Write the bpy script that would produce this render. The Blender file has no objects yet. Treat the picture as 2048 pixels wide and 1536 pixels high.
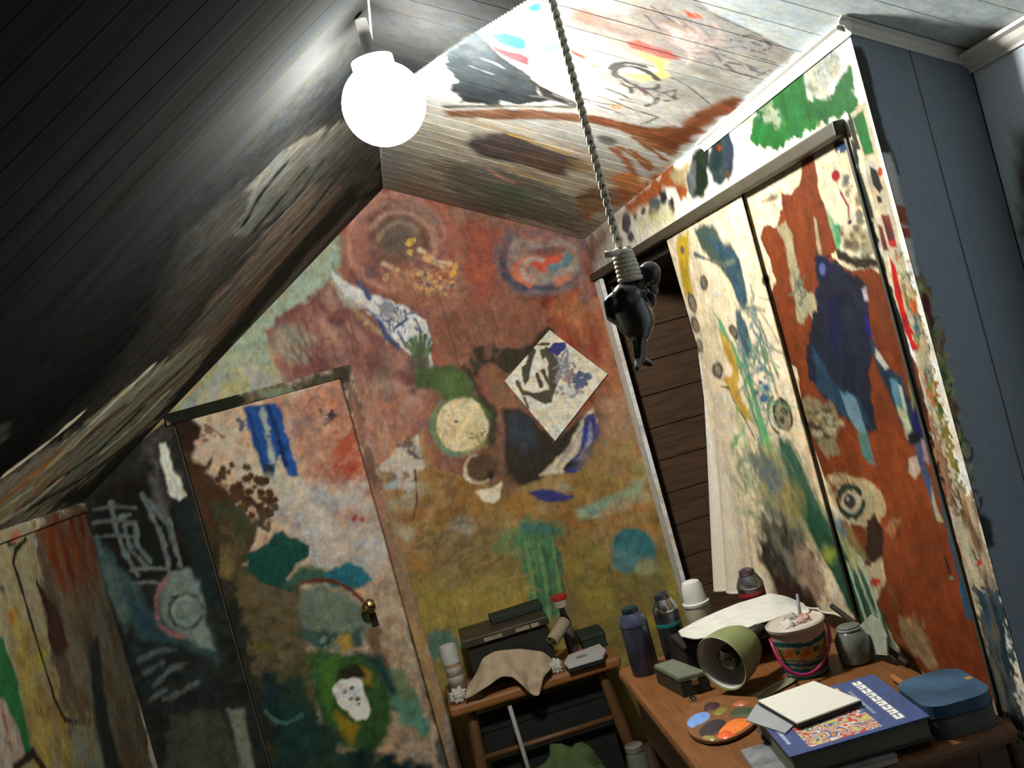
import bpy, bmesh, math, random
import numpy as np
from mathutils import Vector, Matrix

# ------------------------------------------------------------------ camera, light, exposure
SC = bpy.context.scene
COL = SC.collection
FPX = 2100.0
EYE = np.array([0.0, 0.0, 1.5])
def _axes():
    y = np.array([800 - 1024, 790 - 768, FPX]); y /= np.linalg.norm(y)
    r = math.radians(15.5)
    g = np.array([-math.sin(r), -math.cos(r), 0.0])
    z = g - (g @ y) * y; z /= np.linalg.norm(z)
    return np.array([np.cross(y, z), y, z])      # rows: room X (right), Y (into the room), Z (up), seen from the camera
AX = _axes()
cd = bpy.data.cameras.new('camera'); cam = bpy.data.objects.new('camera', cd); COL.objects.link(cam)
cd.sensor_width = 36.0; cd.lens = FPX / 2048 * 36.0; cd.clip_start = 0.02
R3 = Matrix([[AX[i][0], -AX[i][1], -AX[i][2]] for i in range(3)])
cam.matrix_world = Matrix.Translation(EYE) @ R3.to_4x4()
SC.camera = cam
SC.view_settings.view_transform = 'Standard'; SC.view_settings.look = 'None'
SC.view_settings.exposure = 0.0; SC.view_settings.gamma = 1.0
SC.view_settings.use_curve_mapping = False
wd = bpy.data.worlds.new('night'); SC.world = wd; wd.use_nodes = True
wd.node_tree.nodes['Background'].inputs[0].default_value = (0.62, 0.72, 0.82, 1)
wd.node_tree.nodes['Background'].inputs[1].default_value = 0.016
SC.cycles.diffuse_bounces = 2
LAMP_POWER = 2.6          # emitted radiance x radius squared of the bare globe, the only lamp in the room
LAMP_R = 0.082
LAMP_COL = (1.0, 0.97, 0.90)

# ------------------------------------------------------------------ helpers: rays and planes
def ray(px, py):
    return AX @ np.array([px - 1024, py - 768, FPX])
def atY(px, py, y):
    d = ray(px, py); return EYE + d * (y / d[1])
def atX(px, py, x):
    d = ray(px, py); return EYE + d * (x / d[0])
def atZ(px, py, z):
    d = ray(px, py); return EYE + d * ((z - 1.5) / d[2])
LAMP = atY(768, 208, 2.07)
APEX = np.array([0.143, 3.9, 2.254]); SR, SL = 0.548, 0.618      # ridge and the two roof pitches
BACK_Y, CLO_X, CLO_Y, LEFT_X, RIGHT_X = 3.9, 0.823, 1.569, -1.19, 1.003
def roof(x):
    return APEX[2] - (SR * (x - APEX[0]) if x > APEX[0] else SL * (APEX[0] - x))

# ------------------------------------------------------------------ noise
_rng = np.random.default_rng(11)
TAB = _rng.random((256, 256))
def vnoise(x, y):
    xi = np.floor(x).astype(np.int64); yi = np.floor(y).astype(np.int64)
    fx = x - xi; fy = y - yi
    fx = fx * fx * (3 - 2 * fx); fy = fy * fy * (3 - 2 * fy)
    a = TAB[xi & 255, yi & 255]; b = TAB[(xi + 1) & 255, yi & 255]
    c = TAB[xi & 255, (yi + 1) & 255]; d = TAB[(xi + 1) & 255, (yi + 1) & 255]
    return (a * (1 - fx) + b * fx) * (1 - fy) + (c * (1 - fx) + d * fx) * fy
def fbm(x, y, o=3):
    s = 0; a = 0.55; t = 0
    for i in range(o):
        s = s + a * vnoise(x * 2 ** i + 17.3 * i, y * 2 ** i + 5.1 * i); t += a; a *= 0.5
    return s / t
def lin(c):
    c = np.asarray(c, float) / 255.0
    return np.where(c <= 0.04045, c / 12.92, ((c + 0.055) / 1.055) ** 2.4)
def pts(s):
    return [tuple(float(v) for v in q.split(',')) for q in s.split()]

# ------------------------------------------------------------------ a hand-painted flat surface
# Paint marks are kept in metres on the wall itself. Colours are read from the photograph and the lamp's
# falloff is divided out once per mark, leaving the paint's own colour, save where shadow is coloured in (roof, door edge).
class Paint:
    def __init__(self, o, u, v, gain=1.0, lit=True, scumble=0.55, mute=0.0):
        self.mute = mute
        self.scumble = scumble
        self.o = np.array(o, float); self.u = np.array(u, float); self.v = np.array(v, float)
        self.n = np.cross(self.u, self.v); self.ops = []; self.gain = gain; self.lit = lit; self.k = 0
        if (EYE - self.o) @ self.n < 0: self.n = -self.n
    def uv(self, px, py):
        d = ray(px, py); t = ((self.o - EYE) @ self.n) / (d @ self.n)
        p = EYE + d * t - self.o
        return np.array([p @ self.u, p @ self.v])
    def world(self, q):
        return self.o + self.u * q[0] + self.v * q[1]
    def light(self, q):
        if not self.lit: return self.gain
        w = self.world(q); d = LAMP - w; r2 = d @ d; c = max(0.02, d @ self.n / math.sqrt(r2))
        return (LAMP_POWER * c / max(r2, 0.02) + 0.12) * self.gain
    def albedo(self, c, q):
        c = np.asarray(c, float); c = c * (1 - self.mute) + c.mean() * self.mute
        return np.clip(lin(c) ** 1.12 / self.light(q), 0.006, 0.88)
    def scale(self, px, py):
        a = self.uv(px, py); b = self.uv(px + 3, py); c = self.uv(px, py + 3)
        return math.sqrt(abs((b - a)[0] * (c - a)[1] - (b - a)[1] * (c - a)[0])) / 3
    def _prep(self, p, c, alb):
        P = np.array([self.uv(*q) for q in p]); m = np.mean(np.array(p), 0); s = self.scale(*m)
        self.k += 1
        return P, s, (np.array(alb) if alb is not None else self.albedo(c, P.mean(0)))
    def fill(self, alb):
        self.ops.append(('fill', np.array(alb)))
    def poly(self, s, c, soft=4, rag=8, rs=22, dry=0.0, a=1.0, ang=None, alb=None, var=0.12):
        p = pts(s) if isinstance(s, str) else s
        P, sc, col = self._prep(p, c, alb)
        self.ops.append(('poly', P, col, soft * sc, rag * sc, rs * sc, dry, a, self._dir(p, ang), self.k, var))
    def line(self, s, c, w=6, soft=2, rag=2, rs=14, dry=0.0, a=1.0, alb=None, var=0.1):
        p = pts(s) if isinstance(s, str) else s
        P, sc, col = self._prep(p, c, alb)
        self.ops.append(('line', P, col, soft * sc, rag * sc, rs * sc, dry, a, None, self.k, var, w * sc / 2))
    def _dir(self, p, ang):
        if ang is None: return None
        m = np.mean(np.array(p), 0)
        d = self.uv(m[0] + 4 * math.cos(math.radians(ang)), m[1] + 4 * math.sin(math.radians(ang))) - self.uv(*m)
        return d / np.linalg.norm(d)
    def ell(self, cx, cy, rx, ry, c, rot=0, n=18, **k):
        r = math.radians(rot); p = []
        for i in range(n):
            t = 2 * math.pi * i / n; x = rx * math.cos(t); y = ry * math.sin(t)
            p.append((cx + x * math.cos(r) - y * math.sin(r), cy + x * math.sin(r) + y * math.cos(r)))
        self.poly(p, c, **k)
    def arc(self, cx, cy, rx, ry, a0, a1, c, w, rot=0, n=10, **k):
        r = math.radians(rot); p = []
        for i in range(n):
            t = math.radians(a0 + (a1 - a0) * i / (n - 1)); x = rx * math.cos(t); y = ry * math.sin(t)
            p.append((cx + x * math.cos(r) - y * math.sin(r), cy + x * math.sin(r) + y * math.cos(r)))
        self.line(p, c, w, **k)
    def mottle(self, s, cols, sz=40, soft=18, rag=20, stretch=1.0, ang=0, a=1.0, hard=0.25):
        """a zone brushed over with several colours, patch by patch"""
        p = pts(s) if isinstance(s, str) else s
        P, sc, c0 = self._prep(p, cols[0], None)
        m = P.mean(0)
        cc = [self.albedo(c, m) for c in cols]
        self.ops.append(('mot', P, cc, soft * sc, rag * sc, sz * sc, stretch, self._dir(p, ang), a, self.k, hard))
    def scrib(self, cx, cy, rx, ry, c, n=10, w=3, seed=1, ang=None, ln=(0.3, 0.9), wob=0.5, **k):
        """n short hand strokes inside an ellipse"""
        r = random.Random(seed)
        for i in range(n):
            t = r.uniform(0, 6.28); q = math.sqrt(r.random())
            x = cx + rx * q * math.cos(t); y = cy + ry * q * math.sin(t)
            th = (math.radians(ang) + r.gauss(0, 0.22)) if ang is not None else r.uniform(0, 6.28)
            L = max(rx, ry) * r.uniform(*ln) / 3; p = []
            for j in range(4):
                p.append((x, y)); x += L * math.cos(th); y += L * math.sin(th); th += r.gauss(0, wob)
            self.line(p, c, w * r.uniform(0.6, 1.4), **k)
    def spots(self, s_cx, s_cy, rx, ry, c, n=20, r0=3, r1=9, seed=1, **k):
        r = random.Random(seed)
        for i in range(n):
            t = r.uniform(0, 6.28); q = math.sqrt(r.random()); z = r.uniform(r0, r1)
            self.ell(s_cx + rx * q * math.cos(t), s_cy + ry * q * math.sin(t), z, z * r.uniform(0.5, 1.6), c,
                     rot=r.uniform(0, 180), n=8, rag=z * 0.5, rs=z, **k)
    def eval(self, U, V):
        U = np.asarray(U, float); V = np.asarray(V, float); sh = U.shape
        U = U.ravel(); V = V.ravel(); C = np.full((U.size, 3), 0.5)
        b = (U.min(), U.max(), V.min(), V.max())
        for op in self.ops:
            if op[0] == 'fill':
                C[:] = op[1]; continue
            P = op[1]; pad = op[3] + op[4] + (op[11] if op[0] == 'line' else 0)
            lo = P.min(0) - pad; hi = P.max(0) + pad
            if hi[0] < b[0] or lo[0] > b[1] or hi[1] < b[2] or lo[1] > b[3]: continue
            ix = np.nonzero((U > lo[0]) & (U < hi[0]) & (V > lo[1]) & (V < hi[1]))[0]
            if ix.size == 0: continue
            x = U[ix]; y = V[ix]; kk = op[9] * 13.7
            d = None
            closed = op[0] != 'line'
            n = len(P); D = np.full(x.size, 1e18); inside = np.zeros(x.size, bool)
            for i in range(n if closed else n - 1):
                a0 = P[i]; a1 = P[(i + 1) % n]; e = a1 - a0
                wx = x - a0[0]; wy = y - a0[1]
                t = np.clip((wx * e[0] + wy * e[1]) / max(e @ e, 1e-12), 0, 1)
                dx = wx - e[0] * t; dy = wy - e[1] * t
                D = np.minimum(D, dx * dx + dy * dy)
                if closed:
                    cnd = (a0[1] > y) != (a1[1] > y)
                    with np.errstate(divide='ignore', invalid='ignore'):
                        xi = (a1[0] - a0[0]) * (y - a0[1]) / (a1[1] - a0[1]) + a0[0]
                    inside ^= cnd & (x < xi)
            D = np.sqrt(D)
            d = np.where(inside, -D, D) if closed else D - op[11]
            if op[0] == 'mot':
                _, P, cc, soft, rag, sz, st, dr, al, k_, hard = op
                d = d + rag * 2 * (fbm(x / (sz * 0.6) + kk, y / (sz * 0.6)) - 0.5)
                A = np.clip(0.5 - d / (2 * soft + 1e-9), 0, 1); A = A * A * (3 - 2 * A) * al
                gx = x * dr[0] + y * dr[1]; gy = -x * dr[1] + y * dr[0]
                col = np.repeat(cc[0][None], x.size, 0)
                for j in range(1, len(cc)):
                    nz = fbm(gx / (sz * st) + kk + 31 * j, gy / sz + 7 * j, 4)
                    m = np.clip((nz - 0.5) / hard * 0.8 + 0.35, 0, 1)
                    col = col * (1 - m[:, None]) + cc[j][None] * m[:, None]
                C[ix] = C[ix] * (1 - A[:, None]) + col * A[:, None]
                continue
            col, soft, rag, rs, dry, al, dr = op[2], op[3], op[4], op[5], op[6], op[7], op[8]
            if rag > 0: d = d + rag * 2.2 * (fbm(x / rs + kk, y / rs + 3) - 0.5)
            A = np.clip(0.5 - d / (2 * soft + 1e-9), 0, 1); A = A * A * (3 - 2 * A)
            if dry > 0:
                if dr is not None:
                    gx = x * dr[0] + y * dr[1]; gy = -x * dr[1] + y * dr[0]
                    nz = fbm(gx / (rs * 5) + kk, gy / (rs * 0.35), 2)
                else:
                    nz = fbm(x / (rs * 0.6) + kk, y / (rs * 0.6), 3)
                A = A * np.clip((nz - dry * 0.62) / 0.12 + 0.5, 0, 1)
            A = A * al
            sh_ = 1 + op[10] * 2.4 * (fbm(x / (rs * 0.9) + kk + 9, y / (rs * 0.9)) - 0.5)
            C[ix] = C[ix] * (1 - A[:, None]) + (col[None] * sh_[:, None]) * A[:, None]
        if self.scumble:
            g = self.scumble
            s1 = fbm(U * 38 + 5, V * 38, 4) - 0.5; s2 = fbm(U * 150 + 50, V * 60, 3) - 0.5; s3 = fbm(U * 70 + 90, V * 190 + 3, 3) - 0.5
            C = C * np.clip(1 + g * (1.1 * s1 + 0.9 * s2 + 0.7 * s3), 0.3, 1.8)[:, None]
            hu = fbm(U * 55 + 200, V * 55, 3) - 0.5; C = C * np.stack([1 + g * hu * 0.7, 1 + 0 * hu, 1 - g * hu * 0.9], 1)
        return np.clip(C, 0.004, 0.9).reshape(sh + (3,))

# ------------------------------------------------------------------ materials
def mat(name, c, rough=0.6, metal=0.0, var=0.12, scale=25.0, bump=0.0, spec=0.4, trans=0.0, attr=None, emit=None, coat=0.0, stretch=None):
    m = bpy.data.materials.new(name); m.use_nodes = True
    nt = m.node_tree; b = nt.nodes['Principled BSDF']
    b.inputs['Roughness'].default_value = rough; b.inputs['Metallic'].default_value = metal
    b.inputs['Specular IOR Level'].default_value = spec
    if trans: b.inputs['Transmission Weight'].default_value = trans
    if coat: b.inputs['Coat Weight'].default_value = coat; b.inputs['Coat Roughness'].default_value = 0.15
    tc = nt.nodes.new('ShaderNodeTexCoord'); nz = nt.nodes.new('ShaderNodeTexNoise')
    nz.inputs['Scale'].default_value = scale; nz.inputs['Detail'].default_value = 5
    if stretch:
        mp = nt.nodes.new('ShaderNodeMapping'); mp.inputs['Scale'].default_value = stretch
        nt.links.new(tc.outputs['Object'], mp.inputs['Vector']); nt.links.new(mp.outputs['Vector'], nz.inputs['Vector'])
    else:
        nt.links.new(tc.outputs['Object'], nz.inputs['Vector'])
    rp = nt.nodes.new('ShaderNodeMapRange')
    rp.inputs['From Min'].default_value = 0.3; rp.inputs['From Max'].default_value = 0.7
    rp.inputs['To Min'].default_value = 1 - var; rp.inputs['To Max'].default_value = 1 + var
    nt.links.new(nz.outputs['Fac'], rp.inputs['Value'])
    vm = nt.nodes.new('ShaderNodeVectorMath'); vm.operation = 'SCALE'
    if attr:
        at = nt.nodes.new('ShaderNodeAttribute'); at.attribute_name = attr
        nt.links.new(at.outputs['Color'], vm.inputs[0])
    else:
        vm.inputs[0].default_value = tuple(c[:3])
    nt.links.new(rp.outputs['Result'], vm.inputs['Scale'])
    nt.links.new(vm.outputs['Vector'], b.inputs['Base Color'])
    if bump:
        bp = nt.nodes.new('ShaderNodeBump'); bp.inputs['Strength'].default_value = bump; bp.inputs['Distance'].default_value = 0.004
        nt.links.new(nz.outputs['Fac'], bp.inputs['Height']); nt.links.new(bp.outputs['Normal'], b.inputs['Normal'])
    if emit:
        b.inputs['Emission Color'].default_value = tuple(emit[0]) + (1,); b.inputs['Emission Strength'].default_value = emit[1]
    return m
M_PAINT = mat('hand_paint', None, rough=0.62, var=0.07, scale=160, bump=0.12, spec=0.12, attr='paint')
M_ROOFPAINT = mat('matt_paint', None, rough=1.0, var=0.1, scale=120, bump=0.0, spec=0.0, attr='paint')
M_CLOTHPAINT = mat('painted_cloth', None, rough=0.85, var=0.08, scale=220, bump=0.15, spec=0.1, attr='paint')

# ------------------------------------------------------------------ object helpers
def tag(o, label=None, cat=None, group=None, kind=None):
    if label: o['label'] = label
    if cat: o['category'] = cat
    if group: o['group'] = group
    if kind: o['kind'] = kind
    return o
def empty(name, loc, label=None, cat=None, group=None, kind=None, rz=0.0):
    o = bpy.data.objects.new(name, None); COL.objects.link(o); o.location = tuple(loc); o.rotation_euler = (0, 0, rz)
    o.empty_display_size = 0.05
    return tag(o, label, cat, group, kind)
def link(name, me, m=None, parent=None, smooth=False):
    o = bpy.data.objects.new(name, me); COL.objects.link(o)
    if m is not None: me.materials.append(m)
    if parent is not None:
        o.parent = parent
        o.matrix_parent_inverse = Matrix.LocRotScale(parent.location, parent.rotation_euler, None).inverted() if parent.parent is None else Matrix.Identity(4)
    if smooth:
        me.polygons.foreach_set('use_smooth', [True] * len(me.polygons))
    return o
def abs_parent(o, parent):
    """parent o keeping its world-space vertices"""
    bpy.context.view_layer.update()
    o.parent = parent; o.matrix_parent_inverse = parent.matrix_world.inverted()
    return o
def mesh_obj(name, verts, faces, m=None, parent=None, smooth=False):
    me = bpy.data.meshes.new(name); me.from_pydata([tuple(map(float, v)) for v in verts], [], faces); me.update()
    return link(name, me, m, parent, smooth)
def bm_obj(name, bm, m=None, parent=None, smooth=False):
    bmesh.ops.recalc_face_normals(bm, faces=bm.faces)
    me = bpy.data.meshes.new(name); bm.to_mesh(me); bm.free()
    return link(name, me, m, parent, smooth)
def grid_obj(name, P, C, m, parent=None, smooth=False):
    """sheet of nu x nv points with one paint colour per point"""
    nu, nv = P.shape[:2]
    me = bpy.data.meshes.new(name)
    me.vertices.add(nu * nv); me.vertices.foreach_set('co', P.reshape(-1).astype(np.float32))
    i = np.arange(nu * nv).reshape(nu, nv)
    q = np.stack([i[:-1, :-1], i[1:, :-1], i[1:, 1:], i[:-1, 1:]], -1).reshape(-1, 4)
    me.loops.add(q.size); me.polygons.add(len(q))
    me.loops.foreach_set('vertex_index', q.reshape(-1).astype(np.int32))
    me.polygons.foreach_set('loop_start', np.arange(0, q.size, 4, dtype=np.int32))
    me.polygons.foreach_set('loop_total', np.full(len(q), 4, dtype=np.int32))
    me.update(calc_edges=True)
    if not smooth: me.shade_flat()
    ca = me.color_attributes.new('paint', 'FLOAT_COLOR', 'POINT')
    cc = np.ones((nu * nv, 4), np.float32); cc[:, :3] = C.reshape(-1, 3)
    ca.data.foreach_set('color', cc.reshape(-1))
    return link(name, me, m, parent)
def cuts(a, b, step, g=0.0016):
    """sample positions across one board: tight at both edges for the groove"""
    n = max(2, int(round((b - a) / step)))
    return np.concatenate([[a, a + g], np.linspace(a, b, n + 1)[1:-1], [b - g, b]])
def board(name, S, ua, ub, us, va, vb, vs, parent, m=M_PAINT, groove=0.0025, along='v', lift=0.0, flat=None):
    """one tongue-and-groove board on the painted plane S; u across the board, v along it; va / vb may be functions of u"""
    us_ = cuts(ua, ub, us)
    nv = max(2, int(math.ceil(abs((vb(0.5 * (ua + ub)) if callable(vb) else vb) - (va(0.5 * (ua + ub)) if callable(va) else va)) / vs)) + 1)
    t = np.linspace(0, 1, nv)
    lo = np.array([va(u) if callable(va) else va for u in us_]); hi = np.array([vb(u) if callable(vb) else vb for u in us_])
    U = np.repeat(us_[:, None], nv, 1); V = lo[:, None] + (hi - lo)[:, None] * t[None]
    if along == 'u': A, B = V, U
    else: A, B = U, V
    P = S.o + A[..., None] * S.u + B[..., None] * S.v + S.n / np.linalg.norm(S.n) * lift
    P[0] -= S.n * groove; P[-1] -= S.n * groove
    C = S.eval(A, B) if flat is None else np.broadcast_to(np.array(flat), A.shape + (3,)).copy()
    return grid_obj(name, P, C, m, parent)
def bev_box(bm, c, s, bev=0.003, rot=None, seg=2):
    r = bmesh.ops.create_cube(bm, size=1.0)
    vs = r['verts']
    for v in vs: v.co = Vector((v.co.x * s[0], v.co.y * s[1], v.co.z * s[2]))
    if bev:
        es = list({e for v in vs for e in v.link_edges})
        rr = bmesh.ops.bevel(bm, geom=es, offset=bev, segments=seg, affect='EDGES', profile=0.5)
        vs = list({v for f in rr['faces'] for v in f.verts} | {v for v in vs if v.is_valid})
        # collect everything belonging to this cube
        seen = set(); st = [vs[0]]
        while st:
            v = st.pop()
            if v in seen: continue
            seen.add(v); st += [e.other_vert(v) for e in v.link_edges]
        vs = list(seen)
    mt = Matrix.Translation(c) @ (rot.to_4x4() if rot is not None else Matrix.Identity(4))
    for v in vs: v.co = mt @ v.co
    return vs
def box(name, c, s, m, parent=None, bev=0.003, rz=0.0, rot=None):
    bm = bmesh.new(); bev_box(bm, Vector(c), s, bev, rot if rot is not None else Matrix.Rotation(rz, 3, 'Z'))
    return bm_obj(name, bm, m, parent)
def lathe(name, prof, m, parent=None, loc=(0, 0, 0), rot=None, n=28, smooth=True, caps=True):
    vs, fs = [], []
    for (r, z) in prof:
        for i in range(n):
            a = 2 * math.pi * i / n; vs.append(Vector((r * math.cos(a), r * math.sin(a), z)))
    for j in range(len(prof) - 1):
        for i in range(n):
            k = (i + 1) % n; fs.append((j * n + i, j * n + k, (j + 1) * n + k, (j + 1) * n + i))
    if caps: fs.append(tuple(range(n - 1, -1, -1))); fs.append(tuple((len(prof) - 1) * n + i for i in range(n)))
    mt = Matrix.Translation(Vector(loc)) @ (rot.to_4x4() if rot is not None else Matrix.Identity(4))
    vs = [mt @ v for v in vs]
    o = mesh_obj(name, vs, fs, m, parent)
    if smooth:
        fl = [len(p.vertices) == 4 for p in o.data.polygons]; o.data.polygons.foreach_set('use_smooth', fl)
        o.data.set_sharp_from_angle(angle=math.radians(40))
    return o
def tube(name, path, r, m, parent=None, n=10, cap=True):
    P = [Vector(p) for p in path]; vs, fs = [], []
    rr = r if isinstance(r, (list, tuple)) else [r] * len(P)
    up = Vector((0.31, 0.22, 0.93)).normalized()
    for i, p in enumerate(P):
        t = (P[min(i + 1, len(P) - 1)] - P[max(i - 1, 0)]).normalized()
        a = t.cross(up)
        if a.length < 0.05: a = t.cross(Vector((1, 0, 0)))
        a.normalize(); b = t.cross(a)
        for k in range(n):
            q = 2 * math.pi * k / n; vs.append(p + (a * math.cos(q) + b * math.sin(q)) * rr[i])
    for i in range(len(P) - 1):
        for k in range(n):
            l = (k + 1) % n; fs.append((i * n + k, i * n + l, (i + 1) * n + l, (i + 1) * n + k))
    if cap: fs.append(tuple(range(n - 1, -1, -1))); fs.append(tuple((len(P) - 1) * n + k for k in range(n)))
    return mesh_obj(name, vs, fs, m, parent, smooth=True)
def prism(name, poly, z0, z1, m, parent=None, bev=0.0):
    """upright prism over a plan polygon"""
    bm = bmesh.new()
    lo = [bm.verts.new((p[0], p[1], z0)) for p in poly]; hi = [bm.verts.new((p[0], p[1], z1)) for p in poly]
    bm.faces.new(lo[::-1]); bm.faces.new(hi); n = len(poly)
    for i in range(n): bm.faces.new((lo[i], lo[(i + 1) % n], hi[(i + 1) % n], hi[i]))
    if bev: bmesh.ops.bevel(bm, geom=list(bm.edges), offset=bev, segments=2, affect='EDGES')
    return bm_obj(name, bm, m, parent)
def sheet(name, P, m, parent=None, thick=0.0012, C=None, smooth=True):
    """grid of points given a real thickness"""
    nu, nv = P.shape[:2]
    du = np.gradient(P, axis=0); dv = np.gradient(P, axis=1); nn = np.cross(du, dv); nn /= np.linalg.norm(nn, axis=-1, keepdims=True) + 1e-12
    Q = P - nn * thick
    V = np.concatenate([P.reshape(-1, 3), Q.reshape(-1, 3)]); N = nu * nv
    i = np.arange(N).reshape(nu, nv)
    q = np.stack([i[:-1, :-1], i[1:, :-1], i[1:, 1:], i[:-1, 1:]], -1).reshape(-1, 4)
    f = q.tolist() + (q[:, ::-1] + N).tolist()
    ring = list(i[0, :]) + list(i[1:, -1]) + list(i[-1, -2::-1]) + list(i[-2:0:-1, 0])
    for a, b in zip(ring, ring[1:] + ring[:1]): f.append([int(a), int(a + N), int(b + N), int(b)])
    o = mesh_obj(name, V, [tuple(map(int, k)) for k in f], m, parent, smooth)
    if C is not None:
        ca = o.data.color_attributes.new('paint', 'FLOAT_COLOR', 'POINT')
        cc = np.ones((2 * N, 4), np.float32); cc[:N, :3] = C.reshape(-1, 3); cc[N:, :3] = C.reshape(-1, 3)
        ca.data.foreach_set('color', cc.reshape(-1))
    return o

# ------------------------------------------------------------------ painted surfaces
def unit(v): v = np.array(v, float); return v / np.linalg.norm(v)
S_BACK = Paint((0, BACK_Y, 0), (1, 0, 0), (0, 0, 1), mute=0.24)
S_DOOR = Paint((0, BACK_Y - 0.012, 0), (1, 0, 0), (0, 0, 1))
S_RIGHT = Paint((APEX[0], 0, APEX[2]), (0, 1, 0), unit((1, 0, -SR)), scumble=0.3, mute=0.3)
S_LEFT = Paint((APEX[0], 0, APEX[2]), (0, 1, 0), unit((-1, 0, -SL)), mute=0.25)
S_CLO = Paint((CLO_X, 0, 0), (0, 1, 0), (0, 0, 1))
S_SIDE = Paint((0, CLO_Y, 0), (1, 0, 0), (0, 0, 1), gain=0.15, lit=False, scumble=0.08)
S_KNEE = Paint((LEFT_X, 0, 0), (0, 1, 0), (0, 0, 1))
S_WALLR = Paint((RIGHT_X, 0, 0), (0, 1, 0), (0, 0, 1), scumble=0.05)

# ---- back wall mural
S = S_BACK
S.fill((0.42, 0.33, 0.15))
S.mottle('560,1000 800,880 1300,940 1420,1260 1420,1600 640,1600', [(122,108,44), (134,120,46), (120,92,44), (112,100,52)], sz=46, soft=10)
S.mottle('770,930 1000,930 1290,950 1320,1040 1180,1080 960,1090 900,1160 800,1150', [(140,102,50), (150,108,46), (122,86,44), (150,120,72)], sz=40, soft=26, rag=26)
S.mottle('860,1060 1000,1030 1030,1120 960,1180 840,1190', [(116,96,58), (104,84,50), (126,112,66)], sz=26, soft=20, stretch=2.4, ang=-25, a=0.8)
S.mottle('800,1180 930,1170 1060,1180 1060,1240 800,1260', [(140,120,46), (150,126,50), (126,110,52)], sz=34, soft=24)
S.mottle('1190,1020 1290,990 1330,1090 1260,1120 1210,1120', [(140,112,62), (126,104,66), (150,106,52)], sz=26, soft=12)
# terracotta field under the ridge
S.mottle('640,470 700,425 766,365 900,400 1180,470 1215,640 1260,800 1300,900 1240,960 1100,900 1000,960 860,940 820,740 760,660 690,600 660,540',
         [(152,88,66), (168,98,74), (132,78,58), (148,104,84)], sz=60, soft=4, rag=6)
S.mottle('870,640 950,600 1090,610 1090,660 1040,740 960,740 930,750 870,720', [(136,84,60), (122,76,56), (150,96,72)], sz=40, soft=18)
S.mottle('1080,600 1190,560 1215,650 1250,790 1255,900 1190,850 1120,690', [(150,66,40), (164,84,46), (120,50,36), (170,110,70)], sz=34, soft=10, stretch=2, ang=75)
S.mottle('930,440 1000,450 1000,600 930,620', [(166,82,58), (150,78,60)], sz=30, soft=16)
# mint corner beside the slope
S.poly('330,850 660,470 700,470 672,540 720,620 640,600 560,640 530,700 560,760 600,790 560,800', (152,168,142), soft=6, rag=10)
S.mottle('350,830 480,720 560,740 600,785', [(160,160,108), (150,168,142), (176,168,118), (150,150,150)], sz=20, soft=12)
# rubbed red brown field over the door
S.mottle('525,660 660,560 700,610 760,670 830,735 858,800 850,870 760,945 724,1000 690,770 600,790 560,760 545,700',
         [(158,104,90), (134,74,64), (172,128,108), (140,92,84), (118,70,66)], sz=34, soft=8, rag=14, stretch=1.6, ang=70)
S.mottle('690,770 800,760 850,800 800,900 740,960 715,900', [(160,100,78), (146,76,58), (172,128,104)], sz=26, soft=14, stretch=2.2, ang=72)
S.ell(585,690,40,34, (152,158,132), soft=22, rag=18, a=0.6)
S.ell(775,755,16,50, (120,112,96), soft=14, rag=8, a=0.6)
S.ell(815,905,60,34, (170,112,66), soft=24, rag=10, a=0.6)
S.mottle('740,960 830,900 860,960 840,1040 800,1150 760,1010', [(150,116,72), (140,96,56), (150,140,110)], sz=30, soft=16)
# the big ringed disc
S.ell(800,490,118,118, (158,96,76), soft=14, rag=8, var=0.3)
S.ell(800,488,86,80, (142,92,78), soft=20, rag=10, var=0.4)
S.ell(792,474,52,46, (118,94,76), soft=22, rag=12, var=0.4)
S.ell(786,470,28,24, (104,90,76), soft=16, rag=8)
for i, (rx, a0, a1, c, w) in enumerate([(104,150,330,(186,128,106),9), (94,190,350,(176,120,104),7), (82,200,330,(150,116,100),10), (112,40,150,(126,72,64),9),
        (78,120,250,(130,76,66),8), (66,210,360,(172,136,116),6), (96,60,150,(196,140,112),8), (58,20,160,(134,84,84),9), (44,190,320,(150,128,104),6), (106,300,390,(170,94,72),10), (72,330,420,(178,132,108),5)]):
    S.arc(800, 488, rx, rx * 0.98, a0, a1, c, w * 1.25, soft=6, rag=3, dry=0.12)
S.ell(722,500,14,60, (176,112,92), rot=8, soft=8, rag=4, a=0.8)
S.ell(740,548,13,12, (112,88,88), soft=7, rag=4)
S.ell(744,470,9,9, (128,84,84), soft=5, rag=3)
for p in ('768,528 800,545 826,548', '800,560 830,540 864,566', '850,520 880,532 912,552', '840,500 870,520 900,528', '770,556 790,548 820,565', '820,580 860,588 905,570'):
    S.line(p, (206,172,128), 9, soft=4, rag=4, dry=0.45)
S.mottle('770,540 850,525 920,545 900,600 850,625 780,600', [(160,98,66), (190,140,104), (150,82,60), (176,112,72)], sz=12, soft=10, a=0.75, hard=0.15)
S.spots(870,550,50,40, (210,160,96), n=16, r0=3, r1=7, seed=4, soft=2)
S.spots(822,492,12,14, (206,168,70), n=7, r0=4, r1=7, seed=6, soft=2)
S.spots(905,545,10,10, (214,158,66), n=3, r0=4, r1=7, seed=7, soft=2)
S.spots(880,566,40,34, (96,92,104), n=5, r0=3, r1=6, seed=9, soft=2)
S.mottle('700,600 800,560 900,600 960,640 880,660 760,650 700,640', [(146,92,70), (160,106,84), (136,78,56)], sz=24, soft=20, a=0.6)
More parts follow.
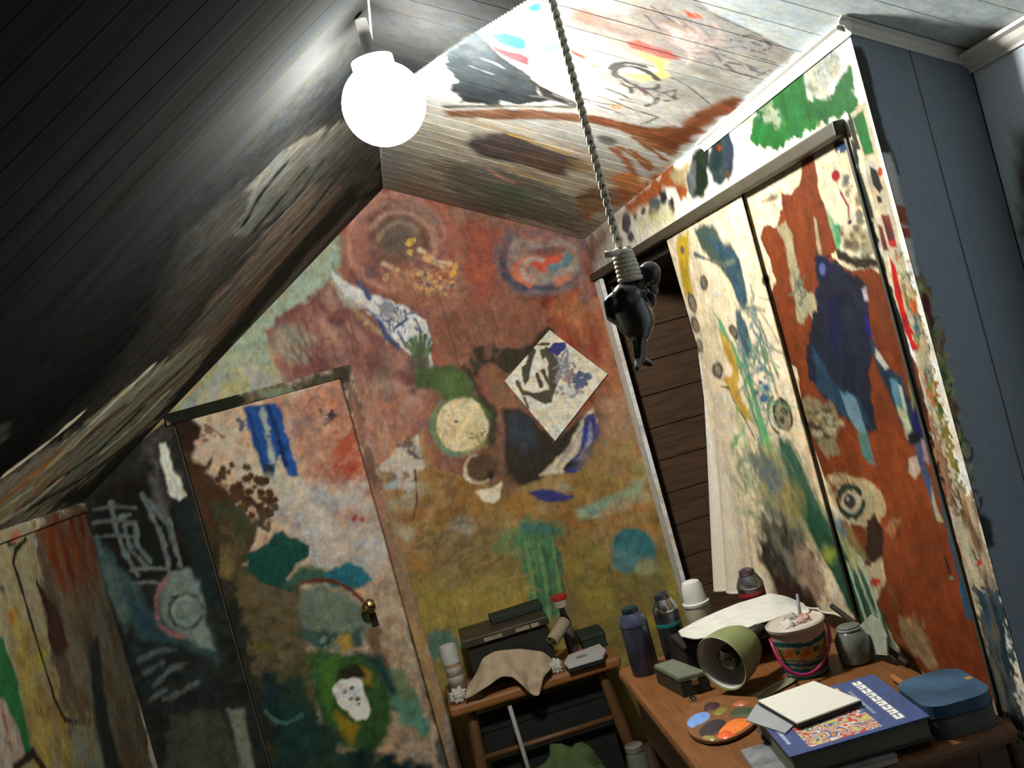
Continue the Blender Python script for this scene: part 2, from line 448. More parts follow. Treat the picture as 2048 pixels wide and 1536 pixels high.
# grey eye shape with red inside
S.poly('1010,468 1090,455 1170,475 1178,540 1140,575 1080,592 1024,580 994,545 990,500', (106,96,106), soft=8, rag=8)
S.poly('1024,480 1090,468 1160,486 1162,540 1120,562 1070,572 1028,560 1008,530 1010,500', (152,134,122), soft=9, rag=8, var=0.25)
S.arc(1082,526,76,54,70,200, (82,78,92), 18, soft=5, rag=7)
S.arc(1085,524,84,62,10,110, (118,96,98), 9, soft=4, rag=5)
S.poly('1058,512 1100,506 1140,508 1132,530 1100,532 1086,548 1060,530', (206,84,56), soft=4, rag=8)
S.poly('1022,528 1052,514 1058,530 1046,550 1074,562 1060,574 1030,560', (204,108,72), soft=4, rag=8)
S.poly('1110,556 1150,546 1140,562 1110,572', (190,108,80), soft=5, rag=5)
S.poly('1050,500 1110,494 1132,500 1112,508 1064,510', (112,92,92), soft=4, rag=5)
S.poly('1092,534 1124,524 1134,504 1146,512 1136,536 1108,544', (86,126,130), soft=4, rag=6)
S.arc(1072,540,26,24,110,300, (170,152,138), 9, soft=4, rag=4)
S.mottle('1170,480 1215,560 1180,620 1150,575', [(120,78,70), (140,70,54), (150,110,96)], sz=24, soft=10)
# black leaping shape
S.poly('922,738 948,692 986,684 1020,702 1060,688 1092,654 1104,664 1044,742 1010,746 978,730 962,736 952,752 930,752', (66,56,42), soft=4, rag=8)
S.poly('924,732 952,748 968,790 990,820 1000,870 980,850 950,790 936,760', (70,58,44), soft=6, rag=8)
S.poly('962,732 990,732 1012,748 1020,790 1010,820 984,800 966,760', (136,90,62), soft=6, rag=8)
S.poly('1000,770 1040,800 1050,840 1010,850 994,810', (134,94,66), soft=8, rag=8)
# torn white patch with blue drawing
S.poly('664,546 700,568 738,586 800,606 852,640 864,684 866,740 826,716 800,690 768,652 730,616 690,606', (198,198,194), soft=2, rag=6, var=0.05)
S.poly('664,560 700,600 740,618 700,612 676,590', (170,166,150), soft=4, rag=4)
S.line('716,564 730,580 738,596', (74,84,134), 9, soft=3, rag=3)
S.scrib(772,622,46,30, (100,106,132), n=24, w=2.6, seed=3, ang=40, soft=1.5)
S.scrib(790,650,44,30, (84,88,120), n=10, w=3.2, seed=5, ang=55, soft=1.5)
S.line('792,654 812,640 810,620', (60,66,116), 5, soft=2)
S.line('756,640 775,676 790,690', (70,76,120), 8, soft=2, rag=2)
S.ell(774,616,16,16, (140,146,158), soft=6)
for x in (-26,-17,-9,-1,7,16,24):
    S.line([(842+x*1.15, 664+abs(x)*0.9), (842+x*0.7, 700), (842+x*0.3, 738)], (70+abs(x),92+abs(x),66), 8, soft=3, rag=3)
S.ell(838,726,24,14, (88,84,70), soft=8, rag=6)
S.line('866,690 870,726', (170,70,56), 5, soft=3)
# green neck and cream disc
S.poly('816,746 842,736 904,734 934,752 958,792 986,838 992,884 972,890 940,850 900,832 884,794 866,776 836,772', (78,98,52), soft=6, rag=9, var=0.3)
S.poly('870,740 925,745 950,785 900,790 880,765', (86,112,58), soft=12, rag=8)
S.poly('990,830 996,900 1006,960 984,960 968,900 976,850', (70,62,46), soft=6, rag=6)
S.ell(920,852,57,60, (112,132,84), soft=4, rag=5, rot=10)
S.arc(918,850,56,60,90,230, (96,130,98), 6, soft=2, rag=2)
S.ell(924,850,51,54, (212,190,144), soft=3, rag=4, rot=10, var=0.08)
S.ell(944,866,26,34, (200,182,126), soft=14, rag=10, a=0.7)
S.scrib(962,862,16,24, (120,128,88), n=12, w=2, seed=8, ang=165, soft=1)
S.ell(913,843,5,4, (96,118,126), soft=1, rag=1)
S.scrib(893,862,16,22, (178,166,130), n=8, w=2, seed=2, ang=80, soft=1)
# dark bird-like body with blue wing
S.poly('1006,818 1040,816 1076,846 1108,884 1136,862 1186,816 1196,830 1160,880 1124,930 1080,958 1036,972 1004,968 1008,900', (58,50,40), soft=5, rag=6)
S.poly('1012,830 1040,824 1068,850 1078,890 1040,900 1014,880', (58,64,72), soft=14, rag=10)
S.poly('968,900 1004,890 1012,950 1040,975 1000,978 960,960', (120,84,58), soft=10, rag=8)
S.ell(956,940,29,31, (202,184,148), soft=3, rag=5)
S.ell(962,936,32,30, (92,68,46), soft=5, rag=6, var=0.2)
S.ell(982,950,6,8, (44,44,48), soft=3, rag=2)
S.poly('954,984 984,976 1002,966 996,992 986,1006 972,1004', (196,182,154), soft=3, rag=6)
S.poly('1130,906 1160,846 1186,812 1194,840 1176,890 1130,944 1080,950', (190,178,150), soft=4, rag=6)
S.poly('1122,916 1160,860 1170,850 1140,910 1110,940', (150,140,128), soft=4, rag=4, dry=0.4)
S.poly('1170,836 1190,822 1198,862 1182,908 1162,938 1132,944 1146,914 1166,884', (48,56,122), soft=3, rag=7, var=0.35)
S.line('1178,846 1180,880 1160,916', (120,126,160), 7, soft=3, rag=4, dry=0.5)
S.line('1130,938 1142,926 1152,930', (46,48,46), 10, soft=3, rag=4)
S.poly('1056,984 1086,976 1120,980 1142,994 1126,1002 1098,1008 1074,1000', (54,56,116), soft=3, rag=7, dry=0.25)
S.poly('1090,974 1130,968 1146,982 1110,978', (140,134,110), soft=4, rag=5, a=0.7)
# white castle
S.poly('748,942 790,904 834,872 842,902 848,930 836,944 832,980 818,984 800,978 790,944', (176,168,152), soft=3, rag=6)
S.poly('790,960 808,962 800,980 780,976 766,980 770,968', (140,150,150), soft=4, rag=5)
S.scrib(824,900,18,24, (86,84,84), n=12, w=4, seed=7, soft=2)
S.scrib(812,955,20,16, (120,116,108), n=8, w=4, seed=9, soft=2)
S.line('830,940 834,1000 826,1040', (96,70,44), 4, soft=2)
# lower wall: teal band, tree, blots
S.poly('1152,1022 1200,1004 1250,972 1292,944 1290,980 1240,1012 1190,1036 1160,1034', (128,144,114), soft=6, rag=9)
S.poly('1166,1014 1210,1002 1230,1012 1180,1034', (96,126,118), soft=6, rag=6)
S.poly('1200,1024 1250,1000 1296,974 1300,1014 1250,1036 1216,1044', (152,104,54), soft=8, rag=9)
S.poly('1180,1010 1290,962 1300,1000 1200,1036', (134,148,116), soft=10, rag=8, a=0.5)
S.ell(1240,850,40,70, (170,150,110), soft=30, rag=16, a=0.45, rot=-20)
S.poly('1150,900 1280,870 1300,960 1180,1000', (150,124,64), soft=28, rag=16, a=0.6)
S.ell(1266,1098,46,44, (46,102,106), soft=5, rag=10, var=0.3)
S.ell(1252,1122,30,22, (70,112,112), soft=12, rag=8)
S.ell(1296,1136,22,20, (122,124,84), soft=9, rag=7)
for x, y0, y1 in ((1172,1040,1100), (1190,1046,1126), (1210,1050,1120), (1236,1100,1170), (1262,1140,1190)):
    S.line([(x,y0), (x+10,(y0+y1)/2), (x+18,y1)], (104,98,62), 3, soft=2, a=0.7)
S.poly('976,1096 1010,1062 1046,1038 1084,1040 1136,1052 1134,1072 1108,1082 1116,1110 1092,1120 1070,1110 1040,1120 1010,1112', (92,114,66), soft=10, rag=14, dry=0.35)
S.poly('1040,1046 1084,1044 1132,1058 1110,1074 1076,1080 1044,1076', (60,104,90), soft=6, rag=10, dry=0.3)
S.poly('1036,1070 1108,1076 1114,1120 1124,1230 1064,1240 1048,1150', (76,114,66), soft=8, rag=9, dry=0.2, ang=74, var=0.3)
for i in range(9):
    S.line([(1042+i*9,1080+(i%3)*8), (1054+i*9,1150), (1066+i*8,1205+(i*37)%40)], ((58,110,76), (92,128,80), (52,92,70))[i % 3], 6, soft=3, rag=3, dry=0.35)
S.line('1112,1110 1122,1160 1130,1190', (66,78,48), 3, soft=2)
S.poly('846,1268 880,1262 914,1270 920,1290 890,1302 868,1330 852,1310', (70,100,84), soft=8, rag=9, dry=0.3)
S.ell(925,1052,26,20, (150,142,120), soft=14, rag=10, a=0.6)
S.scrib(880,1090,60,60, (98,76,44), n=30, w=4, seed=12, ang=-30, soft=3, a=0.5)
S.scrib(1000,1150,60,60, (140,124,62), n=24, w=5, seed=13, ang=-30, soft=3, a=0.5)
S.scrib(640,660,80,70, (120,66,58), n=40, w=4, seed=14, ang=60, soft=3, a=0.5)
S.scrib(760,840,60,100, (176,134,112), n=40, w=6, seed=15, ang=72, soft=6, a=0.3)
S.scrib(960,640,90,60, (150,96,72), n=30, w=5, seed=16, ang=60, soft=4, a=0.5)
S.scrib(1040,480,110,40, (150,82,62), n=24, w=5, seed=17, ang=30, soft=4, a=0.5)
# left part of the back wall, beside the door: dark figure under trellis lines
S.poly('120,1000 345,832 376,880 404,1000 490,1300 580,1600 150,1600', (34,38,33), soft=4, rag=6, var=0.5)
S.mottle('190,1000 340,900 360,1000 400,1160 330,1150 260,1160 200,1120', [(26,22,19), (38,30,26), (24,30,26)], sz=40, soft=10)
S.mottle('280,880 330,850 360,980 330,1010', [(60,48,48), (44,34,32), (84,80,78)], sz=28, soft=10)
S.poly('318,888 332,882 346,930 372,990 360,1000 340,992 326,940', (186,190,172), soft=3, rag=5, ang=70, dry=0.1)
S.poly('300,950 316,960 330,1010 345,1050 322,1030 306,1000', (76,76,74), soft=8, rag=6)
S.poly('340,1000 374,1006 420,1140 440,1250 404,1200 372,1090', (26,40,40), soft=6, rag=6)
for p in ('222,1006 232,1060 252,1110 276,1150', '284,990 318,1060 336,1120 340,1170', '296,1000 334,1050 362,1130', '250,1060 262,1100 290,1130', '270,1050 276,1090 300,1124', '318,1060 330,1090', '340,1040 352,1100'):
    S.line(p, (86,98,96), 9, soft=3, rag=4, dry=0.3)
for y in (1014, 1042, 1072):
    S.line([(186,y+4), (230,y-2), (270,y+2)], (80,88,86), 6, soft=3, rag=3, dry=0.3)
for p in ('262,1140 300,1136 330,1138', '268,1166 300,1164 322,1168', '240,1034 260,1030', '246,1050 270,1046 276,1060'):
    S.line(p, (92,100,98), 6, soft=3, rag=3, dry=0.25)
S.poly('190,1080 222,1110 262,1160 300,1220 350,1270 400,1290 420,1250 440,1320 420,1350 300,1300 240,1220 200,1150', (46,70,68), soft=10, rag=10, var=0.4)
S.poly('192,1070 206,1100 236,1150 262,1220 250,1260 220,1200 198,1130', (62,82,78), soft=8, rag=6, var=0.3)
S.poly('250,1180 300,1240 336,1280 300,1290 262,1230', (34,58,70), soft=8, rag=6)
S.poly('312,1180 344,1146 372,1136 396,1160 414,1250 428,1300 400,1290 362,1270 326,1240', (98,112,106), soft=7, rag=6, var=0.25)
S.arc(372,1222,34,36,20,350, (60,72,66), 6, soft=3, rag=3, dry=0.2)
S.arc(372,1222,26,26,100,260, (110,122,114), 6, soft=3, rag=3)
for p in ('342,1148 324,1170 312,1200 316,1240', '320,1250 344,1268 366,1274', '328,1160 318,1186'):
    S.line(p, (128,84,84), 8, soft=4, rag=4, dry=0.3, a=0.8)
S.ell(350,1194,8,4, (26,34,30), soft=2, rag=2)
S.poly('240,1270 330,1290 430,1310 440,1400 400,1440 300,1430 262,1360', (30,36,34), soft=12, rag=12, var=0.5)
for p in ('278,1320 320,1300 350,1300', '310,1370 340,1340 372,1326', '330,1398 362,1384 392,1366', '300,1400 330,1380', '290,1345 326,1326'):
    S.line(p, (70,78,76), 9, soft=5, rag=5, dry=0.3)
S.poly('180,1290 214,1260 260,1420 300,1600 240,1600 206,1420', (50,54,36), soft=10, rag=8)
S.poly('340,1430 440,1420 520,1600 330,1600', (52,56,44), soft=12, rag=10, var=0.4)
S.poly('456,1420 486,1420 524,1600 496,1600', (92,98,84), soft=6, rag=5)

# ---- the door in the back wall
S = S_DOOR
S.fill((0.10, 0.09, 0.075))
S.mottle('330,840 690,735 900,1600 520,1600', [(164,140,118), (172,148,124), (150,128,108), (160,150,132)], sz=50, soft=10)
S.mottle('560,800 690,755 745,1000 700,1010 640,1000 590,900', [(174,126,102), (160,106,86), (184,150,124), (150,110,94)], sz=30, soft=16, stretch=1.8, ang=70)
S.mottle('660,870 715,860 728,940 690,960 670,940', [(148,66,46), (164,84,62)], sz=18, soft=14, a=0.85)
S.mottle('560,970 735,970 790,1140 700,1160 620,1130 540,1020', [(164,156,146), (132,136,140), (150,134,118), (170,164,156)], sz=32, soft=20, stretch=1.6, ang=20)
S.poly('660,1030 700,1000 740,1030 720,1060 690,1050', (150,112,96), soft=16, rag=8, a=0.6)
S.spots(712,1040,12,10, (150,72,64), n=4, r0=3, r1=7, seed=2, soft=3)
S.scrib(640,830,40,40, (112,98,96), n=22, w=3, seed=21, soft=3, a=0.5)
S.scrib(655,830,14,14, (60,56,60), n=16, w=4, seed=22, soft=2, a=0.8)
S.scrib(590,860,40,50, (128,120,122), n=24, w=3, seed=23, soft=2, a=0.7)
S.scrib(650,900,50,60, (180,150,128), n=30, w=6, seed=24, soft=6, a=0.3)
S.poly('488,816 520,808 552,804 566,836 580,890 598,952 578,952 560,912 550,930 548,958 528,950 512,900 494,862', (34,78,134), soft=4, rag=7, ang=74, var=0.3)
S.line('524,818 536,870 546,930', (150,158,152), 10, soft=4, rag=4, dry=0.4)
S.line('536,812 556,870 572,930', (24,48,92), 9, soft=3, rag=3, dry=0.3)
S.line('500,830 514,890 532,940', (30,60,104), 8, soft=3, rag=3, dry=0.3)
S.poly('528,930 548,930 546,956 530,952', (34,52,60), soft=4, rag=5)
S.poly('530,950 560,945 600,980 560,990', (156,160,140), soft=10, rag=8, a=0.6)
# brown figures
S.ell(366,872,36,40, (46,32,24), soft=5, rag=7)
S.poly('356,900 384,902 392,924 410,930 428,904 424,930 412,944 440,960 462,980 472,1010 450,1060 440,1140 420,1150 396,1060 376,990', (66,48,32), soft=5, rag=10)
S.poly('388,884 410,876 404,896 416,912 400,920', (170,144,124), soft=4, rag=5)
S.line('410,850 430,862 446,874', (120,84,72), 5, soft=2, rag=2)
S.spots(412,872,18,14, (128,96,84), n=6, r0=3, r1=6, seed=30, soft=2)
S.spots(480,800 + 46,12,20, (90,86,96), n=5, r0=3, r1=7, seed=31, soft=2)
S.spots(500,1000,44,52, (70,50,34), n=44, r0=4, r1=11, seed=32, soft=3)
S.spots(470,960,36,40, (74,54,38), n=24, r0=4, r1=10, seed=33, soft=3)
S.spots(540,1035,22,26, (78,66,48), n=12, r0=4, r1=9, seed=34, soft=3)
S.poly('344,900 362,930 386,1000 380,1006 356,960', (150,138,112), soft=6, rag=6)
# dark left stile and olive trunk
S.mottle('430,1120 520,1140 600,1180 640,1420 600,1600 500,1600', [(66,64,44), (54,56,42), (80,72,48)], sz=24, soft=10)
S.mottle('388,1000 420,1060 450,1120 480,1180 520,1340 590,1600 520,1600 470,1400 420,1180', [(42,42,34), (58,50,38), (34,36,32)], sz=34, soft=8)
S.mottle('430,1010 490,1010 520,1060 500,1120 470,1150 440,1130', [(64,56,38), (86,72,48), (56,60,42)], sz=22, soft=8)
S.mottle('470,1160 540,1150 600,1160 610,1260 620,1400 560,1420 510,1330', [(74,70,42), (92,82,46), (62,60,42), (84,74,58)], sz=24, soft=10)
S.poly('440,1120 458,1090 470,1140 462,1160 440,1150', (98,86,56), soft=5, rag=5)
S.poly('492,1112 520,1090 548,1072 566,1058 590,1076 616,1092 612,1112 600,1130 576,1150 580,1180 552,1176 520,1164 496,1148', (26,66,58), soft=4, rag=9, var=0.2)
S.poly('600,1130 640,1136 668,1150 640,1166 590,1168 560,1178', (52,80,68), soft=8, rag=7)
S.poly('648,1150 670,1132 700,1128 726,1140 740,1160 716,1176 690,1182 660,1172', (38,92,102), soft=5, rag=8, var=0.35)
S.poly('598,1182 640,1166 690,1182 730,1220 748,1260 720,1286 670,1300 620,1280 600,1240', (92,104,92), soft=8, rag=8, var=0.2)
S.arc(640,1260,104,100,250,325, (86,48,34), 8, soft=3, rag=3)
S.poly('604,1262 650,1256 690,1270 720,1260 724,1290 690,1300 640,1302 612,1290', (52,72,66), soft=6, rag=9, dry=0.3)
S.spots(668,1284,26,14, (98,112,106), n=12, r0=3, r1=7, seed=35, soft=2)
S.poly('670,1280 700,1264 706,1296 686,1304', (134,116,56), soft=6, rag=5)
S.mottle('740,1170 790,1150 850,1400 880,1600 820,1600 790,1460 770,1340', [(134,116,98), (120,106,88), (110,96,84), (142,128,108)], sz=26, soft=10)
S.poly('724,1260 756,1250 780,1330 776,1380 750,1340', (92,76,58), soft=10, rag=9)
# green hooded figure with white face
S.poly('610,1310 660,1300 720,1306 764,1340 784,1400 776,1470 740,1510 680,1500 640,1440', (46,72,40), soft=10, rag=10, var=0.4)
S.poly('640,1320 676,1312 668,1370 664,1420 690,1460 660,1440 640,1380', (58,88,38), soft=8, rag=8)
S.poly('668,1420 700,1440 724,1450 706,1490 676,1470', (104,92,30), soft=7, rag=8)
S.poly('716,1330 744,1344 750,1372 730,1370 714,1350', (110,92,36), soft=6, rag=6)
S.poly('680,1340 716,1330 730,1352 700,1358 676,1366', (40,40,28), soft=6, rag=6)
S.poly('666,1378 684,1360 706,1354 722,1362 732,1390 740,1420 732,1438 712,1440 694,1424 676,1408', (190,184,166), soft=3, rag=4, var=0.08)
for x, y in ((690,1384), (704,1376), (702,1398), (716,1398), (718,1408)): S.ell(x,y,5,3.5, (84,78,66), soft=2, rag=2, rot=-20)
S.poly('700,1300 760,1310 800,1370 810,1430 784,1420 760,1350', (30,56,52), soft=8, rag=8)
S.mottle('520,1340 600,1330 640,1420 690,1500 760,1500 860,1536 900,1620 560,1620', [(22,42,42), (30,52,48), (20,32,34), (36,50,38)], sz=36, soft=14)
S.poly('776,1390 830,1380 860,1450 850,1472 800,1440', (70,104,88), soft=8, rag=10, var=0.3)
S.poly('780,1340 810,1340 836,1400 800,1400', (84,98,74), soft=8, rag=8, dry=0.3)
S.arc(570,1400,44,46,40,150, (56,84,80), 7, soft=3, rag=4, dry=0.3)
S.mottle('530,1200 590,1200 600,1340 560,1360', [(62,60,40), (80,72,48), (88,80,66)], sz=16, soft=12, stretch=2, ang=0, a=0.7)

# ---- left roof pitch: lamp shadow coloured near-black, with a streaked band along the back wall
S = S_LEFT
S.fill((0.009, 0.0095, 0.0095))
S.poly('766,376 757,205 640,262 570,306 520,352 488,424 470,470 510,462 560,430 480,560 420,640 330,720 250,780 170,850 80,930 -60,1010 -60,1100 170,1010 345,830', (77, 75, 66), soft=6, rag=16, rs=20, var=0.3)
S.poly('757,210 560,310 420,450 330,600 250,740 120,860 340,832 766,376', (56,55,49), soft=46, rag=24, rs=40, a=0.8)
S.mottle('760,370 600,380 480,540 360,680 420,760 640,520', [(60, 55, 47), (46, 44, 40), (81, 68, 58), (68, 68, 63)], sz=16, soft=16, stretch=7, ang=-47)
S.mottle('700,380 620,500 460,660 340,780 300,760 450,620 590,450', [(73, 55, 46), (58, 43, 35), (83, 72, 60)], sz=14, soft=14, stretch=8, ang=-46, a=0.8)
S.mottle('400,680 300,740 180,840 60,930 -60,1010 -60,1100 160,1012 330,840 420,740', [(89, 87, 71), (50, 54, 49), (109, 100, 78), (62, 49, 39), (78, 88, 78)], sz=13, soft=14, stretch=8, ang=-41)
S.mottle('120,880 -40,990 -40,1060 120,960', [(100, 71, 39), (81, 49, 29), (107, 94, 57), (75, 78, 78)], sz=14, soft=16, stretch=6, ang=-40)
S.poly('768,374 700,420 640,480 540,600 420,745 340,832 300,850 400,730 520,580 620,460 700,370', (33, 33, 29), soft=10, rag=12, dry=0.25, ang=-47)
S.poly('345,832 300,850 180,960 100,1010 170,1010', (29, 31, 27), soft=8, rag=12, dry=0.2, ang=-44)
for p, c, w in (('300,736 250,784 190,840','r',12), ('330,720 290,770 262,800','g',9), ('280,820 200,900 100,970','d',10), ('240,900 160,960 60,1016','d',9), ('180,860 110,920 20,984','o',9),
                ('200,840 150,890 90,940','g',8), ('120,960 60,1010 0,1046','g',10), ('330,790 270,850 210,900','g',8), ('160,830 90,890 10,950','r',8), ('60,980 0,1020 -40,1040','t',9)):
    S.line(p, {'r': (159, 147, 126), 'g': (111, 114, 98), 'd': (31, 36, 33), 'o': (126, 84, 47), 't': (104, 114, 95)}[c], w, soft=4, rag=5, dry=0.3)
S.poly('560,306 520,352 488,424 470,470 500,466 540,440 640,350 700,300 650,280', (112,112,104), soft=4, rag=7, dry=0.25, ang=-48, var=0.35)
for p in ('570,330 520,390 488,450', '610,340 560,400 510,460', '640,330 590,400 540,450', '690,330 640,400 590,460'):
    S.line(p, (48, 51, 50), 9, soft=5, rag=4, dry=0.3)
S.poly('0,850 24,846 10,880 -20,900', (48, 51, 43), soft=6, rag=6)

# ---- right roof pitch: white boards near the closet, painted towards the back wall
S = S_RIGHT
S.fill((0.58, 0.65, 0.67))
S.poly('757,190 900,100 1062,-4 1100,-30 1320,-60 1420,20 1592,104 1480,205 1168,482 766,376', None, soft=2, rag=1, alb=(0.36, 0.355, 0.325), var=0.1)
S.poly('750,204 900,100 1062,-2 1150,-60 1150,-160 700,-160 718,-80 735,0 745,100', None, soft=1.5, rag=0.5, alb=(0.009, 0.0095, 0.0095), var=0.1)  # wedge of lamp shadow put into the board colour
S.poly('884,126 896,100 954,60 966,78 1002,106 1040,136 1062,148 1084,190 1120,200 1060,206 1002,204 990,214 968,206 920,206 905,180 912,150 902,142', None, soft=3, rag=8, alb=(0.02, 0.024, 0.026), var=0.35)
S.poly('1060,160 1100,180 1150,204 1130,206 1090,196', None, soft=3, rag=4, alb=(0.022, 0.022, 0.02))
S.line('966,118 990,126 1006,136', None, 5, soft=2, rag=2, alb=(0.12,0.12,0.12)); S.line('940,132 962,140 984,148', None, 4, soft=2, rag=2, dry=0.3, alb=(0.1,0.1,0.1))
S.poly('968,74 1000,98 1040,108 1062,118 1056,130 1028,124 990,100', None, soft=3, rag=5, alb=(0.14, 0.028, 0.03))
S.poly('976,66 1004,64 1050,76 1060,84 1058,100 1034,100 1004,90', None, soft=3, rag=5, alb=(0.02, 0.065, 0.11))
S.poly('1052,14 1078,4 1086,20 1064,24', None, soft=3, rag=4, alb=(0.03, 0.12, 0.14))
S.poly('1080,86 1110,84 1128,100 1104,108 1080,106', None, soft=5, rag=5, alb=(0.07, 0.115, 0.16))
S.poly('1020,46 1070,62 1100,76 1064,90 1046,74', None, soft=8, rag=6, alb=(0.12, 0.09, 0.085), a=0.6)
S.poly('1140,100 1176,112 1172,122 1148,112', None, soft=3, rag=5, alb=(0.2, 0.045, 0.03))
S.poly('1172,124 1196,126 1204,140 1184,138', None, soft=4, rag=5, alb=(0.3, 0.16, 0.13))
S.ell(1166,36,26,22, None, soft=10, rag=8, alb=(0.3, 0.1, 0.075), a=0.75)
S.mottle('1150,20 1240,40 1280,60 1230,70 1150,60', [(255,190,170), (255,225,210), (240,170,150)], sz=20, soft=14, a=0.6)
S.poly('1246,82 1276,80 1306,92 1344,104 1356,118 1320,118 1290,104 1262,96', None, soft=3, rag=6, alb=(0.4, 0.03, 0.018))
S.poly('1366,20 1398,28 1404,38 1376,34', None, soft=3, rag=4, alb=(0.68, 0.1, 0.06))
S.poly('1262,96 1290,106 1330,120 1320,132 1300,120 1270,106', None, soft=5, rag=5, alb=(0.78, 0.5, 0.08), a=0.8)
S.poly('1250,146 1290,150 1336,144 1342,152 1316,162 1280,164', None, soft=3, rag=4, alb=(0.76, 0.62, 0.08), dry=0.2)
S.poly('1310,118 1322,116 1330,146 1318,150', None, soft=3, rag=3, alb=(0.76, 0.6, 0.1), dry=0.2)
S.mottle('1100,20 1330,20 1420,110 1300,130 1180,110', None or [(250,236,222), (255,214,196), (240,226,206), (250,190,170)], sz=26, soft=20, a=0.6)
S.mottle('1130,120 1260,180 1400,220 1480,190 1440,110 1300,150', [(226,222,204), (206,204,188), (190,184,172)], sz=22, soft=20, stretch=3, ang=20, a=0.7)
K = (0.06, 0.06, 0.06)
S.arc(1274,156,46,20,150,330, None, 8, rot=18, soft=2, rag=3, alb=K)
S.arc(1270,150,48,22,180,290, None, 9, rot=14, soft=2, rag=3, alb=K)
S.arc(1280,160,40,14,-10,150, None, 5, rot=18, soft=2, rag=3, alb=K)
for p, w in (('1226,134 1236,158 1256,174 1280,176', 4), ('1244,168 1262,176 1262,186', 6), ('1270,170 1290,184 1304,192', 7), ('1300,178 1326,186 1352,180', 4), ('1318,190 1310,206 1292,212', 6), ('1352,180 1346,200 1330,202', 4),
             ('1330,186 1350,200 1356,196', 5), ('1345,156 1376,172 1398,190 1418,206', 3), ('1190,190 1230,204 1260,216', 3), ('1210,176 1246,190 1262,200', 3), ('1160,196 1200,206 1250,214 1316,234', 4), ('1316,234 1300,242 1282,248', 4),
             ('1176,204 1216,218 1250,230', 3), ('1240,198 1270,206', 4), ('1062,192 1086,194 1112,202 1150,212', 5), ('1112,190 1140,204 1160,212', 8)):
    S.line(p, None, w, soft=1.5, rag=2, alb=(0.08, 0.075, 0.07), dry=0.15)
S.spots(1292,184,8,6, None, n=3, r0=4, r1=7, seed=42, soft=2, alb=(0.1,0.05,0.08))
S.scrib(1270,200,90,22, None, n=26, w=3, seed=43, ang=22, soft=2, alb=(0.3,0.27,0.25), a=0.6)
S.spots(1232,214,8,5, None, n=3, r0=3, r1=6, seed=44, soft=2, alb=(0.7,0.25,0.1))
for i, (x, y) in enumerate([(1354,30), (1372,44), (1392,52), (1410,58), (1340,60), (1364,76), (1386,84)]):
    S.line([(x-34,y-24), (x-8,y-4), (x+16,y+22), (x+26,y+48)], None, 3, soft=1.5, rag=2, alb=(0.3,0.25,0.25), dry=0.25)
for p, w in (('1350,70 1396,78 1440,80 1500,84 1538,96', 4), ('1500,84 1530,82 1544,94 1520,104 1490,100', 4), ('1426,104 1444,124 1470,144 1500,152', 6), ('1440,108 1476,122 1520,140', 3), ('1450,124 1490,130 1510,140', 5),
             ('1490,136 1530,148', 3), ('1500,110 1550,126', 3), ('1450,96 1480,92 1540,112', 3), ('1500,160 1540,140', 3), ('1396,14 1450,40 1520,70', 2), ('1300,10 1340,40 1380,60', 3), ('1290,30 1320,60 1350,70', 3), ('1460,80 1500,70 1540,84',3)):
    S.line(p, None, w, soft=1.5, rag=2, alb=(0.14, 0.13, 0.14), dry=0.2)
S.scrib(1480,110,80,40, None, n=30, w=2.5, seed=45, ang=25, soft=1.5, alb=(0.4,0.38,0.37), a=0.7)
S.scrib(1390,60,60,40, None, n=24, w=3, seed=46, ang=40, soft=2, alb=(0.6,0.45,0.42), a=0.6)
S.poly('1330,50 1360,60 1390,80 1396,104 1370,100 1346,84', None, soft=10, rag=7, alb=(0.74,0.58,0.54), a=0.6)
# brown veils towards the wall
S.mottle('860,290 940,240 1060,260 1150,300 1230,340 1280,380 1240,430 1168,482 1000,440 860,400 790,380', [(128,116,96), (110,98,80), (144,134,112), (118,96,78)], sz=16, soft=16, stretch=6, ang=22, a=0.85)
S.mottle('770,240 900,220 1000,250 1120,300 1000,330 880,320 790,300', [(176,172,154), (160,150,128), (190,188,170)], sz=14, soft=18, stretch=6, ang=20, a=0.7)
S.poly('930,278 970,262 1010,264 1060,280 1110,302 1160,318 1150,340 1120,346 1080,338 1030,326 980,316 940,300', (92,78,76), soft=8, rag=10, var=0.4)
S.poly('1020,300 1090,310 1140,330 1130,352 1080,340 1040,330', (98,76,60), soft=8, rag=8, dry=0.2, ang=22)
S.line('968,250 1010,264 1050,276', (206,184,126), 6, soft=3, rag=3, dry=0.2)
S.line('1024,270 1062,282 1100,294 1130,306 1156,312', (204,160,66), 6, soft=2.5, rag=3, dry=0.15)
S.poly('1130,316 1180,318 1190,340 1150,346', (140,112,60), soft=8, rag=6, a=0.7)
S.mottle('880,330 980,330 1100,370 1170,420 1172,470 1100,450 960,420 890,400', [(84,84,76), (66,64,58), (100,94,86), (74,72,62)], sz=14, soft=16, stretch=6, ang=24, a=0.95)
S.ell(1020,388,40,20, (74,84,64), soft=16, rag=9, rot=16)
S.line('1010,330 1050,350 1096,366 1110,368', (150,128,84), 9, soft=4, rag=4, dry=0.3)
S.line('1000,344 1040,366 1080,376', (98,82,64), 7, soft=4, rag=4, dry=0.3)
S.line('980,340 1010,360 1030,366', (150,108,96), 6, soft=4, rag=4, dry=0.3)
S.line('890,214 1000,212 1100,214 1150,214', (160,152,132), 6, soft=4, rag=3, dry=0.3)
S.poly('890,222 1000,216 1100,222 1170,228 1230,244 1300,256 1350,250 1370,266 1330,284 1290,268 1220,256 1160,244 1080,238 960,238 890,234', (176,120,84), soft=5, rag=5, dry=0.22, ang=12, var=0.3)
